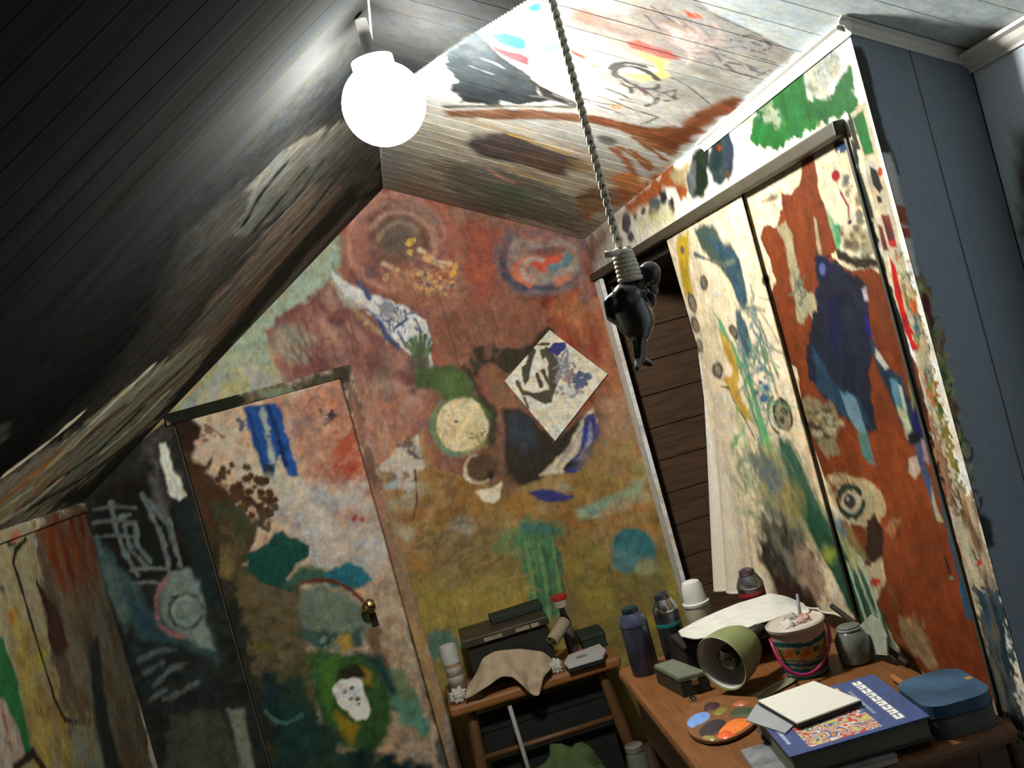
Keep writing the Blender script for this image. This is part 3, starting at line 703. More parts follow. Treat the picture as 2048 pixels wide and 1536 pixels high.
S.poly('1164,228 1230,240 1300,256 1350,256 1390,226 1430,206 1466,192 1488,200 1474,222 1440,240 1400,266 1360,296 1340,310 1320,296 1280,276 1230,258 1170,242', (166,94,54), soft=6, rag=7, var=0.35)
S.poly('1310,270 1360,262 1400,240 1390,266 1350,300 1330,300', (136,72,36), soft=6, rag=7, dry=0.2)
for p in ('1226,300 1252,320 1262,336 1272,352', '1240,296 1268,312 1290,330 1300,342', '1262,300 1290,322 1310,338', '1270,276 1310,304 1330,320', '1290,280 1320,300 1344,304'):
    S.line(p, (150,92,52), 9, soft=3, rag=4, dry=0.35)
S.poly('1222,296 1240,300 1252,320 1244,322', (166,92,72), soft=3, rag=4)
S.poly('1228,346 1256,340 1284,350 1300,366 1330,330 1344,326 1330,350 1290,392 1240,410 1200,420 1170,440 1160,400 1200,392 1230,380', (150,88,44), soft=6, rag=9, var=0.35)
S.poly('1164,380 1200,372 1240,382 1230,404 1190,410 1160,404', (104,78,60), soft=8, rag=7)
S.poly('1270,356 1290,352 1300,360 1284,368', (178,152,116), soft=5, rag=4)
S.ell(1212,280,20,8, (120,118,112), rot=15, soft=5, rag=4)
S.ell(1180,412,26,16, (104,80,48), soft=8, rag=6)
S.line('1156,396 1190,390 1214,402', (86,64,40), 6, soft=3, rag=3, dry=0.2)

# ---- closet front: header, door, jambs, hanging cloth all share this plane
S = S_CLO
S.fill((0.60, 0.575, 0.50))
S.poly('1168,482 1310,360 1340,350 1330,380 1300,410 1240,440 1210,500 1170,545', (140,112,90), soft=14, rag=10, var=0.2)
S.poly('1300,370 1344,324 1352,340 1372,360 1376,400 1362,404 1352,380 1330,372 1320,396 1290,404 1270,398', (176,100,52), soft=4, rag=8)
S.poly('1250,410 1290,384 1320,380 1310,404 1280,412 1262,420', (160,92,52), soft=5, rag=6)
S.poly('1340,352 1352,332 1376,330 1370,372 1354,366', (206,188,140), soft=6, rag=5)
S.poly('1382,318 1396,298 1416,290 1420,330 1418,372 1404,396 1386,392 1376,366', (52,74,56), soft=5, rag=8, dry=0.1, ang=100, var=0.3)
S.poly('1372,350 1390,322 1394,372 1384,398 1374,386', (132,138,138), soft=5, rag=6)
S.poly('1424,282 1436,262 1456,258 1468,290 1470,330 1462,358 1444,374 1428,366 1416,330', (86,108,112), soft=4, rag=6, var=0.35)
S.poly('1428,290 1440,270 1446,310 1436,350 1424,340', (52,82,80), soft=5, rag=6)
S.poly('1452,264 1466,290 1468,340 1456,362 1456,320', (78,92,122), soft=5, rag=5)
S.ell(1438,296,5,7, (196,92,44), soft=2, rag=2); S.ell(1455,349,5,6, (150,110,60), soft=2, rag=2)
S.poly('1300,404 1316,386 1330,380 1334,410 1318,424 1302,430', (96,110,112), soft=5, rag=8, dry=0.2)
S.poly('1322,388 1332,384 1336,402 1324,408', (58,66,70), soft=3, rag=5)
for x, y, rx, ry in ((1252,446,8,18), (1272,432,4,9), (1286,424,4,7), (1302,424,5,9), (1342,408,4,12), (1346,424,3,10), (1262,474,6,6), (1240,482,4,10)):
    S.ell(x,y,rx,ry, (78,70,76), soft=3, rag=5, rot=8)
S.poly('1276,430 1310,420 1340,412 1346,430 1310,452 1280,462', (206,200,140), soft=8, rag=7, dry=0.2, a=0.7)
S.poly('1504,234 1520,204 1548,176 1576,152 1590,134 1604,128 1612,150 1614,174 1616,192 1640,198 1660,190 1676,160 1690,136 1702,142 1712,200 1724,260 1736,306 1724,310 1706,250 1690,228 1664,240 1620,262 1584,280 1560,302 1530,300 1500,276', (30,146,66), soft=3, rag=9, rs=14, var=0.3)
S.poly('1608,130 1630,110 1660,100 1680,110 1684,136 1668,166 1650,196 1624,196 1612,170', (236,238,222), soft=5, rag=8, var=0.05)
S.poly('1518,222 1540,200 1556,214 1566,240 1556,260 1536,250 1520,240', (220,236,200), soft=6, rag=10, dry=0.25)
S.spots(1542,232,24,22, (70,150,90), n=10, r0=3, r1=7, seed=51, soft=2)
S.spots(1580,225,70,50, (60,170,96), n=26, r0=3, r1=9, seed=52, soft=4, a=0.5)
S.spots(1600,200,80,60, (22,120,56), n=26, r0=3, r1=9, seed=53, soft=4, a=0.5)
S.ell(1492,244,12,16, (236,226,120), soft=8, rag=5, a=0.8)
S.scrib(1660,110,30,30, (150,150,140), n=26, w=2, seed=54, ang=110, soft=1, a=0.6)
# sliding door: white ground, rust field
S.poly('1478,372 1690,250 1716,270 1980,1360 2000,1500 1800,1500 1601,842', (204,194,166), soft=1, rag=0, var=0.1)
S.poly('1598,330 1616,304 1626,340 1636,400 1650,430 1660,446 1668,500 1660,512 1676,530 1700,540 1760,545 1776,560 1790,620 1806,690 1828,720 1850,790 1890,980 1960,1260 1990,1400 1880,1380 1800,1310 1760,1240 1732,1180 1740,1120 1700,1080 1690,1010 1640,980 1620,1000 1600,960 1590,900 1600,850 1596,800 1590,740 1560,712 1540,670 1522,620 1520,606 1532,600 1545,560 1536,520 1516,480 1522,456 1548,452 1560,420 1556,388 1580,386 1596,360', (134,70,31), soft=2, rag=6, rs=16, var=0.1)
S.mottle('1700,880 1860,860 1990,1400 1860,1370 1720,1120', [(112,56,26), (104,50,24), (120,62,30)], sz=60, soft=40, a=0.9)
S.poly('1544,452 1566,444 1580,470 1586,520 1600,580 1624,600 1640,630 1620,640 1600,600 1580,560 1566,500', (206,194,156), soft=3, rag=5)
S.poly('1566,500 1590,560 1606,590 1622,588 1618,620 1604,650 1588,640 1584,600 1574,560', (190,184,150), soft=4, rag=6)
S.scrib(1594,560,14,40, (140,138,120), n=10, w=2.5, seed=55, ang=80, soft=1)
S.poly('1620,430 1628,440 1634,490 1644,540 1634,530 1626,480', (214,196,160), soft=2, rag=3)
S.poly('1516,400 1540,392 1558,384 1548,400 1520,412', (190,160,110), soft=4, rag=5, dry=0.3)
S.poly('1648,420 1660,442 1670,470 1676,520 1664,480 1652,446', (160,196,150), soft=4, rag=5, dry=0.2)
S.poly('1662,452 1672,452 1676,486 1668,496', (92,180,128), soft=3, rag=4)
S.scrib(1674,296,10,14, (52,96,150), n=22, w=3, seed=56, soft=1)
S.line('1670,288 1680,286 1684,300 1674,306', (60,104,160), 5, soft=1.5)
S.ell(1665,352,8,11, (206,44,40), soft=2, rag=3)
S.line('1668,366 1676,390 1686,410', (150,120,100), 2, soft=1); S.line('1676,388 1690,414 1692,436', (170,56,50), 6, soft=2, rag=2)
S.ell(1693,446,5,6, (84,86,110), soft=2, rag=2)
S.spots(1690,370,10,20, (120,112,106), n=8, r0=3, r1=7, seed=57, soft=3, a=0.7)
S.spots(1714,420,12,50, (130,122,96), n=16, r0=3, r1=7, seed=58, soft=3, a=0.7)
S.spots(1722,490,26,24, (140,128,104), n=30, r0=3, r1=8, seed=59, soft=3, a=0.7)
S.poly('1664,498 1690,512 1730,514 1764,520 1770,540 1740,540 1700,532 1670,520', (66,54,34), soft=4, rag=8, dry=0.1)
S.mottle('1670,470 1740,450 1766,510 1700,512', [(200,190,160), (150,138,110), (190,182,140)], sz=14, soft=10, a=0.7)
S.spots(1700,470,30,30, (120,110,86), n=18, r0=3, r1=7, seed=60, soft=3, a=0.7)
# night blue bird shape
S.poly('1626,524 1634,506 1648,518 1668,526 1690,544 1712,560 1730,580 1728,614 1734,668 1742,700 1730,740 1738,800 1748,860 1740,866 1716,850 1690,840 1664,820 1640,790 1614,760 1606,716 1610,670 1624,620 1630,570', None, soft=4, rag=7, rs=12, var=0.3, alb=(0.007, 0.009, 0.018))
S.poly('1626,520 1636,510 1652,524 1660,546 1640,556 1628,546', (26,36,84), soft=4, rag=5)
S.ell(1639,540,5,9, (120,130,180), soft=4, rag=3)
S.poly('1648,600 1668,600 1676,660 1668,720 1652,680', (26,34,84), soft=10, rag=8, a=0.8)
S.poly('1716,580 1726,576 1732,604 1722,604', (200,190,206), soft=3, rag=4)
S.poly('1720,610 1732,650 1738,680 1726,660', (34,50,140), soft=3, rag=3)
S.poly('1622,700 1650,750 1680,780 1710,796 1740,860 1720,850 1690,836 1660,812 1630,780', (46,72,92), soft=6, rag=7, dry=0.3, ang=50)
S.poly('1676,786 1706,800 1724,850 1730,880 1744,930 1730,930 1712,870 1690,830', (106,136,146), soft=4, rag=6, dry=0.2, ang=70)
S.poly('1710,870 1726,864 1738,920 1734,930 1720,912', (84,120,110), soft=4, rag=5)
S.poly('1734,676 1752,704 1776,736 1798,756 1812,800 1824,850 1834,880 1812,890 1790,830 1772,790 1750,740', (40,58,74), soft=4, rag=6, var=0.4)
S.poly('1742,692 1756,714 1772,736 1764,742 1746,716', (190,190,180), soft=3, rag=4)
S.poly('1778,766 1796,776 1806,830 1820,872 1808,880 1790,826', (180,180,150), soft=4, rag=5, dry=0.15, ang=72)
S.poly('1770,756 1786,760 1800,820 1786,812', (90,130,150), soft=4, rag=5)
S.poly('1806,700 1816,720 1830,790 1836,840 1824,850 1812,780', (120,140,84), soft=4, rag=5, dry=0.2, ang=74)
S.poly('1826,770 1840,880 1828,890 1818,830', (24,34,90), soft=3, rag=4)
S.poly('1808,872 1830,862 1836,884 1820,896', (30,28,30), soft=3, rag=4)
S.poly('1822,890 1834,884 1850,940 1868,1010 1880,1046 1866,1040 1846,980 1826,920', (70,80,110), soft=4, rag=6, dry=0.1, ang=72)
S.poly('1854,960 1872,1030 1880,1046 1868,1044 1858,1010', (160,160,120), soft=3, rag=4)
S.poly('1812,922 1828,916 1836,940 1822,956 1812,946', (180,160,140), soft=3, rag=4)
S.poly('1836,880 1844,884 1852,930 1842,920', (150,130,140), soft=3, rag=4)
# spotted shapes lower on the door
S.poly('1590,800 1620,790 1660,810 1676,860 1660,880 1676,905 1650,916 1630,886 1606,850', (132,120,92), soft=6, rag=10, var=0.3)
S.spots(1638,850,34,34, (60,54,42), n=26, r0=3, r1=7, seed=61, soft=3, a=0.7)
S.spots(1640,850,34,34, (170,160,130), n=16, r0=3, r1=7, seed=62, soft=3, a=0.7)
S.poly('1630,960 1668,954 1720,960 1756,984 1764,1030 1748,1080 1756,1120 1760,1150 1744,1190 1720,1180 1736,1120 1728,1060 1700,1050 1660,1010 1640,990', (160,146,114), soft=4, rag=9, var=0.25)
S.mottle('1650,960 1700,960 1690,1010 1650,990', [(140,100,60), (176,150,110), (120,84,56)], sz=16, soft=8)
S.arc(1696,1004,26,30,20,340, (40,58,50), 9, rot=-20, soft=3, rag=3)
S.ell(1697,1006,16,22, (170,160,136), rot=-20, soft=4, rag=3); S.ell(1694,1004,11,15, (64,58,56), rot=-20, soft=3, rag=3); S.ell(1690,1000,4,5, (150,146,140), soft=2, rag=1)
S.poly('1728,1040 1744,1030 1758,1060 1760,1110 1740,1134 1724,1130 1730,1084', (52,36,26), soft=3, rag=6)
S.poly('1724,1140 1760,1120 1766,1160 1748,1196 1722,1190', (160,146,118), soft=3, rag=6)
S.spots(1742,1168,8,9, (160,58,40), n=4, r0=4, r1=7, seed=64, soft=2)
S.poly('1764,1060 1780,1040 1796,1040 1786,1062 1776,1080', (150,106,76), soft=5, rag=5)
S.poly('1880,1114 1886,1112 1896,1150 1892,1152', (52,28,18), soft=2, rag=1); S.ell(1896,1158,4,4, (60,140,116), soft=2, rag=1)
S.poly('1656,1030 1688,1050 1720,1090 1730,1120 1700,1110 1670,1070', (116,96,60), soft=6, rag=8, dry=0.1)
S.poly('1664,1040 1686,1090 1704,1100 1690,1104 1668,1070', (146,140,80), soft=5, rag=5)
S.poly('1764,1170 1784,1180 1790,1230 1780,1220', (100,66,36), soft=6, rag=4)
S.poly('1792,1236 1828,1234 1850,1280 1868,1330 1850,1340 1820,1310 1800,1280', (118,96,70), soft=8, rag=9, dry=0.15, var=0.3)
S.mottle('1800,1250 1840,1250 1850,1310 1820,1300', [(110,92,74), (84,70,58), (124,104,70)], sz=14, soft=10)
S.poly('1780,1260 1800,1290 1840,1350 1850,1380 1820,1370', (116,80,40), soft=10, rag=8, a=0.7)
# right jamb, thick with paint; the dark strip by the door is shadow coloured in
S.poly('1700,228 1716,270 1760,460 1792,560 1842,760 1900,1010 1990,1400 2020,1400 1940,1060 1860,740 1790,440 1730,200', (196,186,160), soft=1, rag=0, var=0.12)
S.poly('1694,240 1704,236 1722,300 1712,300', (70,66,44), soft=2, rag=2)
S.poly('1704,236 1726,216 1748,308 1730,310', (32,140,66), soft=2, rag=3, var=0.2)
S.poly('1696,262 1712,290 1724,360 1736,410 1754,470 1764,520 1790,600 1812,690 1796,680 1776,600 1756,530 1740,460 1718,360 1704,300', (44,48,36), soft=2, rag=5, rs=10, dry=0.15, var=0.4)
S.poly('1738,330 1752,340 1766,376 1760,390 1746,370', (40,44,36), soft=2, rag=3); S.poly('1722,350 1740,400 1750,440 1742,440 1728,400', (48,60,50), soft=3, rag=4)
S.poly('1752,390 1762,392 1766,406 1756,408', (50,44,40), soft=2, rag=2); S.ell(1760,344,5,9, (200,90,50), soft=2, rag=2)
S.poly('1762,430 1778,430 1794,494 1778,492', (150,76,70), soft=2, rag=2, var=0.3); S.line('1766,436 1776,468 1784,490', (96,50,46), 3, soft=1)
S.poly('1778,484 1790,480 1794,494 1782,496', (206,52,44), soft=2, rag=2)
S.poly('1756,450 1764,452 1776,500 1768,500', (130,60,60), soft=3, rag=3)
S.poly('1778,512 1790,530 1810,620 1838,700 1826,702 1806,650 1790,590', (196,40,34), soft=2, rag=3)
S.poly('1800,560 1818,556 1830,600 1846,660 1864,740 1850,750 1836,690 1816,620', (150,120,60), soft=4, rag=6, dry=0.1)
S.mottle('1794,510 1812,520 1840,640 1870,760 1900,880 1884,880 1850,760 1820,640', [(206,170,140), (200,96,40), (120,132,60), (60,110,110), (190,180,150)], sz=10, soft=3, stretch=2, ang=75, hard=0.12)
S.poly('1788,600 1806,650 1834,760 1862,880 1900,1040 1890,1050 1850,900 1816,740', (26,28,32), soft=2, rag=4)
S.poly('1816,740 1838,830 1866,940 1900,1080 1940,1240 1928,1240 1890,1070 1850,900 1824,790', (34,84,110), soft=3, rag=5, dry=0.15)
S.poly('1838,760 1854,840 1890,960 1920,1020 1904,1020 1872,920', (22,22,26), soft=3, rag=5)
S.mottle('1850,760 1876,860 1900,950 1916,1030 1896,1010 1870,910', [(150,110,84), (120,76,54), (150,140,110)], sz=10, soft=3, stretch=2, ang=75)
S.mottle('1870,790 1892,840 1920,960 1940,1000 1920,990 1894,900', [(96,110,50), (60,80,40), (130,120,60)], sz=12, soft=3, stretch=2, ang=75)
S.mottle('1916,980 1950,990 1970,1080 1998,1180 2010,1240 1986,1230 1950,1120 1920,1020', [(160,140,108), (120,96,66), (170,154,128), (90,70,50)], sz=12, soft=3, stretch=3, ang=75)
S.ell(1958,1126,4,6, (170,50,40), soft=2, rag=2)
S.mottle('1950,1180 2000,1180 2036,1380 2060,1500 1990,1400 1966,1280', [(46,70,84), (70,64,52), (90,84,70), (30,46,54)], sz=14, soft=4, stretch=3, ang=75)
# left part: hanging painted cloth (drawn in the closet plane, carried onto the folds)
CL = 'cloth'
S.poly('1330,478 1482,368 1604,842 1700,1120 1790,1420 1560,1460 1420,1220 1440,1000 1400,700', (180,168,144), soft=1, rag=0, var=0.14)
S.ell(1566,830,19,34, (66,60,48), rot=-14, soft=3, rag=4)
S.ell(1568,834,13,26, (150,138,110), rot=-14, soft=3, rag=5); S.spots(1568,832,8,20, (80,70,56), n=10, r0=2, r1=5, seed=63, soft=2)
S.arc(1562,830,24,40,120,260, (96,92,74), 4, rot=-14, soft=2)
S.poly('1604,900 1618,890 1630,960 1640,990 1628,980 1612,940', (190,168,140), soft=4, rag=5)
S.poly('1352,484 1378,462 1380,540 1386,590 1372,590 1360,540', (204,172,56), soft=4, rag=6, dry=0.1, var=0.2)
S.ell(1366,500,5,12, (110,108,96), soft=2, rag=3, rot=-8)
S.poly('1388,458 1410,446 1440,470 1470,500 1486,540 1496,590 1480,620 1466,570 1440,540 1410,510', (96,116,104), soft=5, rag=9, dry=0.25, ang=55)
S.poly('1420,476 1450,486 1480,520 1496,600 1494,640 1476,600 1452,530', (78,110,126), soft=5, rag=8, dry=0.2, ang=60)
S.line('1390,508 1420,520 1450,528 1470,520', (130,140,124), 5, soft=2, rag=2, dry=0.2)
S.poly('1474,610 1492,640 1506,700 1496,720 1482,680 1470,640', (84,106,120), soft=5, rag=7, dry=0.2)
for x, y, rx, ry, rt in ((1409,566,8,18,-6), (1386,606,9,22,-18), (1392,650,8,20,-14), (1400,690,7,16,-12), (1468,662,8,17,-26), (1437,740,11,17,-8), (1530,712,5,18,-18), (1530,560,4,8,0)):
    S.ell(x,y,rx,ry, (92,84,74), rot=rt, soft=3, rag=4); S.ell(x,y,rx*0.5,ry*0.6, (140,130,112), rot=rt, soft=2, rag=3)
S.poly('1430,626 1444,640 1466,690 1490,740 1478,740 1452,690', (110,170,130), soft=4, rag=6, dry=0.3, ang=60)
S.poly('1440,660 1464,690 1480,740 1476,770 1486,800 1500,820 1506,840 1490,836 1470,800 1456,770 1446,756 1460,752 1466,740 1450,710', (196,160,76), soft=4, rag=5, dry=0.1)
S.line('1442,772 1460,776 1468,800 1490,836 1512,880', (96,92,70), 2.5, soft=1.5)
for p, c, w in (('1466,690 1490,760 1510,830 1530,900', (110,150,110), 10), ('1486,700 1510,790 1536,880 1556,920', (92,130,124), 10), ('1500,760 1520,840 1544,910', (72,160,84), 12), ('1520,840 1540,890 1552,920', (84,176,90), 14),
                ('1476,820 1480,860 1466,900', (120,150,90), 6), ('1484,840 1490,880 1500,920', (130,170,120), 6), ('1510,620 1530,700 1560,800', (150,150,124), 6), ('1520,640 1546,720 1580,820', (120,130,112), 4)):
    S.line(p, c, w, soft=4, rag=5, dry=0.35)
S.scrib(1500,660,30,90, (96,130,130), n=40, w=4, seed=70, ang=72, soft=2, a=0.6)
S.scrib(1510,760,30,90, (112,150,120), n=40, w=4, seed=71, ang=72, soft=2, a=0.6)
S.spots(1524,760,16,40, (84,106,140), n=8, r0=3, r1=8, seed=72, soft=3)
S.scrib(1500,950,50,80, (120,130,100), n=40, w=5, seed=73, ang=74, soft=3, a=0.6)
S.mottle('1500,900 1580,880 1640,1000 1680,1100 1640,1120 1580,1080 1530,1020', [(140,134,104), (104,116,88), (150,138,96), (96,104,100)], sz=22, soft=14, stretch=2, ang=62)
S.poly('1560,880 1590,900 1640,1010 1690,1090 1740,1180 1790,1320 1770,1320 1700,1180 1640,1100 1590,1000', (54,84,66), soft=8, rag=10, dry=0.2, ang=62, var=0.35)
S.poly('1600,980 1640,1020 1670,1090 1720,1200 1750,1290 1720,1260 1660,1140 1620,1060', (38,70,52), soft=6, rag=9, dry=0.15, ang=62)
S.poly('1650,1010 1690,1080 1716,1120 1700,1140 1672,1080', (140,140,100), soft=5, rag=6, dry=0.15)
S.poly('1656,1040 1672,1036 1690,1070 1680,1080', (70,100,130), soft=5, rag=5, a=0.7)
S.ell(1660,1108,14,14, (120,130,60), soft=7, rag=6); S.ell(1586,1000,26,34, (128,118,74), soft=12, rag=9, a=0.7)
S.mottle('1520,1030 1590,1040 1640,1140 1620,1220 1560,1180 1520,1120', [(84,84,70), (60,58,52), (104,100,84), (48,42,34)], sz=26, soft=14)
S.mottle('1590,1090 1640,1120 1660,1190 1630,1210 1600,1160', [(120,100,84), (88,66,54), (140,120,104)], sz=18, soft=10)
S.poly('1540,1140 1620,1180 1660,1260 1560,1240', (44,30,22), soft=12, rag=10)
for p in ('1700,1120 1726,1190 1742,1230', '1716,1120 1744,1200 1760,1260', '1690,1130 1716,1210 1726,1240'):
    S.line(p, (140,152,130), 8, soft=3, rag=3, dry=0.25)

# ---- closet end facing the room
S = S_SIDE
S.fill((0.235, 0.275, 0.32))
S.poly('1694,92 1722,96 1736,120 1754,200 1776,290 1784,330 1768,306 1758,310 1738,250 1716,180', None, soft=2, rag=3, alb=(0.05,0.055,0.05))
S.poly('1776,290 1784,300 1800,350 1796,350', None, soft=2, rag=1, alb=(0.05,0.05,0.05))
S.poly('1756,306 1780,306 1806,400 1830,520 1846,600 1816,520 1790,420', None, soft=4, rag=4, alb=(0.55,0.53,0.48))
S.poly('1792,410 1808,412 1816,450 1800,446', None, soft=3, rag=4, alb=(0.36,0.1,0.05)); S.poly('1800,456 1814,456 1820,476 1806,474', None, soft=3, rag=4, alb=(0.4,0.08,0.05))
S.mottle('1816,540 1850,560 1890,700 1924,860 1950,960 1930,960 1900,860 1860,700', [(70,74,52), (44,52,34), (86,90,60), (58,40,30)], sz=16, soft=6, stretch=2.5, ang=74)
S.poly('1840,580 1856,590 1862,620 1870,640 1862,660 1852,630', None, soft=2, rag=4, alb=(0.12,0.03,0.03))
for x, y in ((1890,770), (1912,860), (1932,900), (1950,1000)):
    S.arc(x,y,12,22,0,330, None, 4, rot=-16, soft=2, alb=(0.04,0.05,0.04))
S.poly('1944,1020 1980,1040 1990,1090 1970,1100', None, soft=5, rag=6, alb=(0.03,0.04,0.04))
S.mottle('1980,1230 2010,1240 2048,1400 2060,1500 2020,1460', [(30,50,60), (40,44,40), (20,30,36)], sz=20, soft=5, stretch=2, ang=74)

# ---- right wall stub and knee wall
S = S_WALLR
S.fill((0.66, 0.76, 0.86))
S.mottle('2030,280 2080,260 2100,480 2040,480', [(120,104,88), (112,88,62)], sz=30, soft=30)
S = S_KNEE
S.fill((0.5, 0.46, 0.36))
S.poly('-60,1060 60,1040 140,1440 60,1600 -60,1600', (120, 113, 89), soft=12, rag=10, var=0.2)
S.mottle('20,1200 100,1300 150,1480 160,1600 40,1600', [(112, 102, 56), (121, 112, 48), (102, 96, 73), (96, 80, 48)], sz=22, soft=10)
S.mottle('60,1040 180,1000 260,1300 320,1600 180,1600 130,1440', [(65, 57, 41), (76, 67, 48), (56, 49, 41), (73, 70, 59)], sz=34, soft=6, stretch=2, ang=74)
S.mottle('66,1050 172,1004 196,1110 186,1180 130,1190 90,1120', [(78, 40, 20), (89, 49, 27), (67, 35, 27), (80, 60, 46)], sz=18, soft=12, stretch=2.6, ang=78)
S.poly('12,1070 30,1064 34,1082 14,1086', (140, 80, 64), soft=3, rag=3); S.poly('14,1084 32,1084 30,1094 16,1094', (35, 35, 32), soft=3, rag=3)
S.line('52,1078 32,1100 26,1124 44,1180 76,1290 110,1400 130,1440 160,1448', (27, 24, 17), 7, soft=2, rag=2)
S.poly('74,1166 88,1180 116,1222 128,1252 136,1290 120,1300 108,1310 96,1280 92,1230', (49, 33, 27), soft=4, rag=8)
S.line('74,1166 90,1200 100,1240', (32, 22, 17), 6, soft=3)
S.poly('-60,1266 6,1272 36,1370 52,1450 68,1510 54,1520 30,1450 0,1400 -60,1390', (35, 83, 48), soft=4, rag=5)
S.poly('-60,1400 10,1400 40,1470 50,1520 0,1560 -60,1560', (120, 112, 102), soft=6, rag=6, var=0.2)
S.line('6,1430 14,1460 22,1500', (104, 56, 48), 6, soft=4, dry=0.3)
S.spots(26,1230,8,16, (132, 89, 40), n=5, r0=3, r1=7, seed=80, soft=3)
S.spots(0,1160,10,30, (72, 72, 67), n=4, r0=3, r1=6, seed=81, soft=3)
S.line('30,1536 66,1506 90,1540', (32, 25, 19), 12, soft=3, rag=2); S.line('66,1500 80,1530 96,1580', (35, 28, 22), 9, soft=3)
S.mottle('140,1440 200,1440 250,1600 150,1600', [(83, 88, 76), (67, 73, 67), (89, 83, 56)], sz=20, soft=10)
S.poly('178,1290 196,1270 214,1420 260,1600 220,1600 190,1440', (28, 32, 28), soft=8, rag=6)

# ------------------------------------------------------------------ room shell
M_BACKING = mat('old_boards', (0.3, 0.27, 0.22), rough=0.85)
M_WHITE = mat('white_gloss_paint', (0.72, 0.71, 0.66), rough=0.5, var=0.08, scale=14)
M_TRIMGREY = mat('greyed_white_paint', (0.60, 0.57, 0.50), rough=0.55, var=0.12, scale=30)
M_FLOOR = mat('dark_floor_boards', (0.09, 0.06, 0.04), rough=0.6, stretch=(2, 30, 2))
M_CLOSETWOOD = mat('brown_closet_boards', (0.085, 0.045, 0.022), rough=0.7, var=0.35, scale=6, stretch=(1.5, 1, 14))
M_TRACK = mat('dull_bronze_track', (0.045, 0.04, 0.025), rough=0.5, metal=0.1)

def slab(name, quad, th, m, nrm, kind='structure', parent=None):
    q = [Vector(p) for p in quad]; n = Vector(nrm).normalized() * th
    v = q + [p + n for p in q]; k = len(q)
    f = [tuple(range(k)), tuple(range(2 * k - 1, k - 1, -1))] + [(i, k + i, k + (i + 1) % k, (i + 1) % k) for i in range(k)]
    o = mesh_obj(name, v, f, m, parent)
    if kind: o['kind'] = kind
    return o
XL = LEFT_X; ZL = roof(XL); XR = 1.45; ZR = roof(XR)
wall_back = slab('wall_back', [(XL - .1, BACK_Y + .006, 0), (XR, BACK_Y + .006, 0), (XR, BACK_Y + .006, ZR), (APEX[0], BACK_Y + .006, APEX[2]), (XL - .1, BACK_Y + .006, roof(XL - .1))], .05, M_BACKING, (0, 1, 0))
# roof pitches: one ceiling object carrying both slopes' boards
vv = []; ff = []
for y in (-0.6, BACK_Y + .05):
    for (x, dz) in ((XL - .12, .006), (APEX[0], .006), (XR, .006), (XR, .06), (APEX[0], .06), (XL - .12, .06)):
        vv.append((x, y, roof(x) + dz))
ff = [(i, (i + 1) % 6, 6 + (i + 1) % 6, 6 + i) for i in range(6)] + [(5, 4, 1, 0), (4, 3, 2, 1), (6, 7, 10, 11), (7, 8, 9, 10)]
ceiling = mesh_obj('ceiling', vv, ff, M_BACKING); ceiling['kind'] = 'structure'
floor = slab('floor', [(XL - .2, -0.6, 0), (XR, -0.6, 0), (XR, BACK_Y + .05, 0), (XL - .2, BACK_Y + .05, 0)], .05, M_FLOOR, (0, 0, -1))
wall_left = slab('wall_left', [(XL - .006, -0.6, 0), (XL - .006, BACK_Y, 0), (XL - .006, BACK_Y, ZL), (XL - .006, -0.6, ZL)], .05, M_BACKING, (-1, 0, 0))
wall_right = slab('wall_right', [(RIGHT_X + .004, -0.6, 0), (RIGHT_X + .004, CLO_Y + .05, 0), (RIGHT_X + .004, CLO_Y + .05, roof(RIGHT_X)), (RIGHT_X + .004, -0.6, roof(RIGHT_X))], .05, M_BACKING, (1, 0, 0))

# boards of the roof
PW = 0.0833
n = 0; y = BACK_Y
vR = (1.06 - APEX[0]) * math.sqrt(1 + SR * SR); vL = (APEX[0] - XL) * math.sqrt(1 + SL * SL)
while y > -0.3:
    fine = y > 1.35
    board('plank', S_RIGHT, y - PW, y, 0.0042 if fine else 0.04, 0.0, vR, 0.0045 if fine else 0.2, ceiling, m=M_ROOFPAINT, groove=0.0018)
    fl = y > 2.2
    board('plank', S_LEFT, y - PW, y, 0.005 if fl else 0.04, 0.0, vL, 0.0065 if fl else 0.2, ceiling, m=M_ROOFPAINT, groove=0.0007)
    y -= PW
# boards of the back wall, cut round the door
DX0, DX1, DZ = -0.812, -0.190, 1.645
edges = list(np.linspace(XL, DX0, 5)) + list(np.linspace(DX0, DX1, 8))[1:] + list(np.linspace(DX1, 0.84, 13))[1:]
for a, b in zip(edges[:-1], edges[1:]):
    top = lambda u: roof(u) - 0.001
    if a >= DX0 - 1e-6 and b <= DX1 + 1e-6:
        board('plank', S_BACK, a, b, 0.0055, DZ, top, 0.0055, wall_back, groove=0.0011)
    else:
        board('plank', S_BACK, a, b, 0.0055, 0.28, top, 0.0055, wall_back, groove=0.0011)
        board('plank', S_BACK, a, b, 0.03, 0.0, 0.28, 0.1, wall_back)
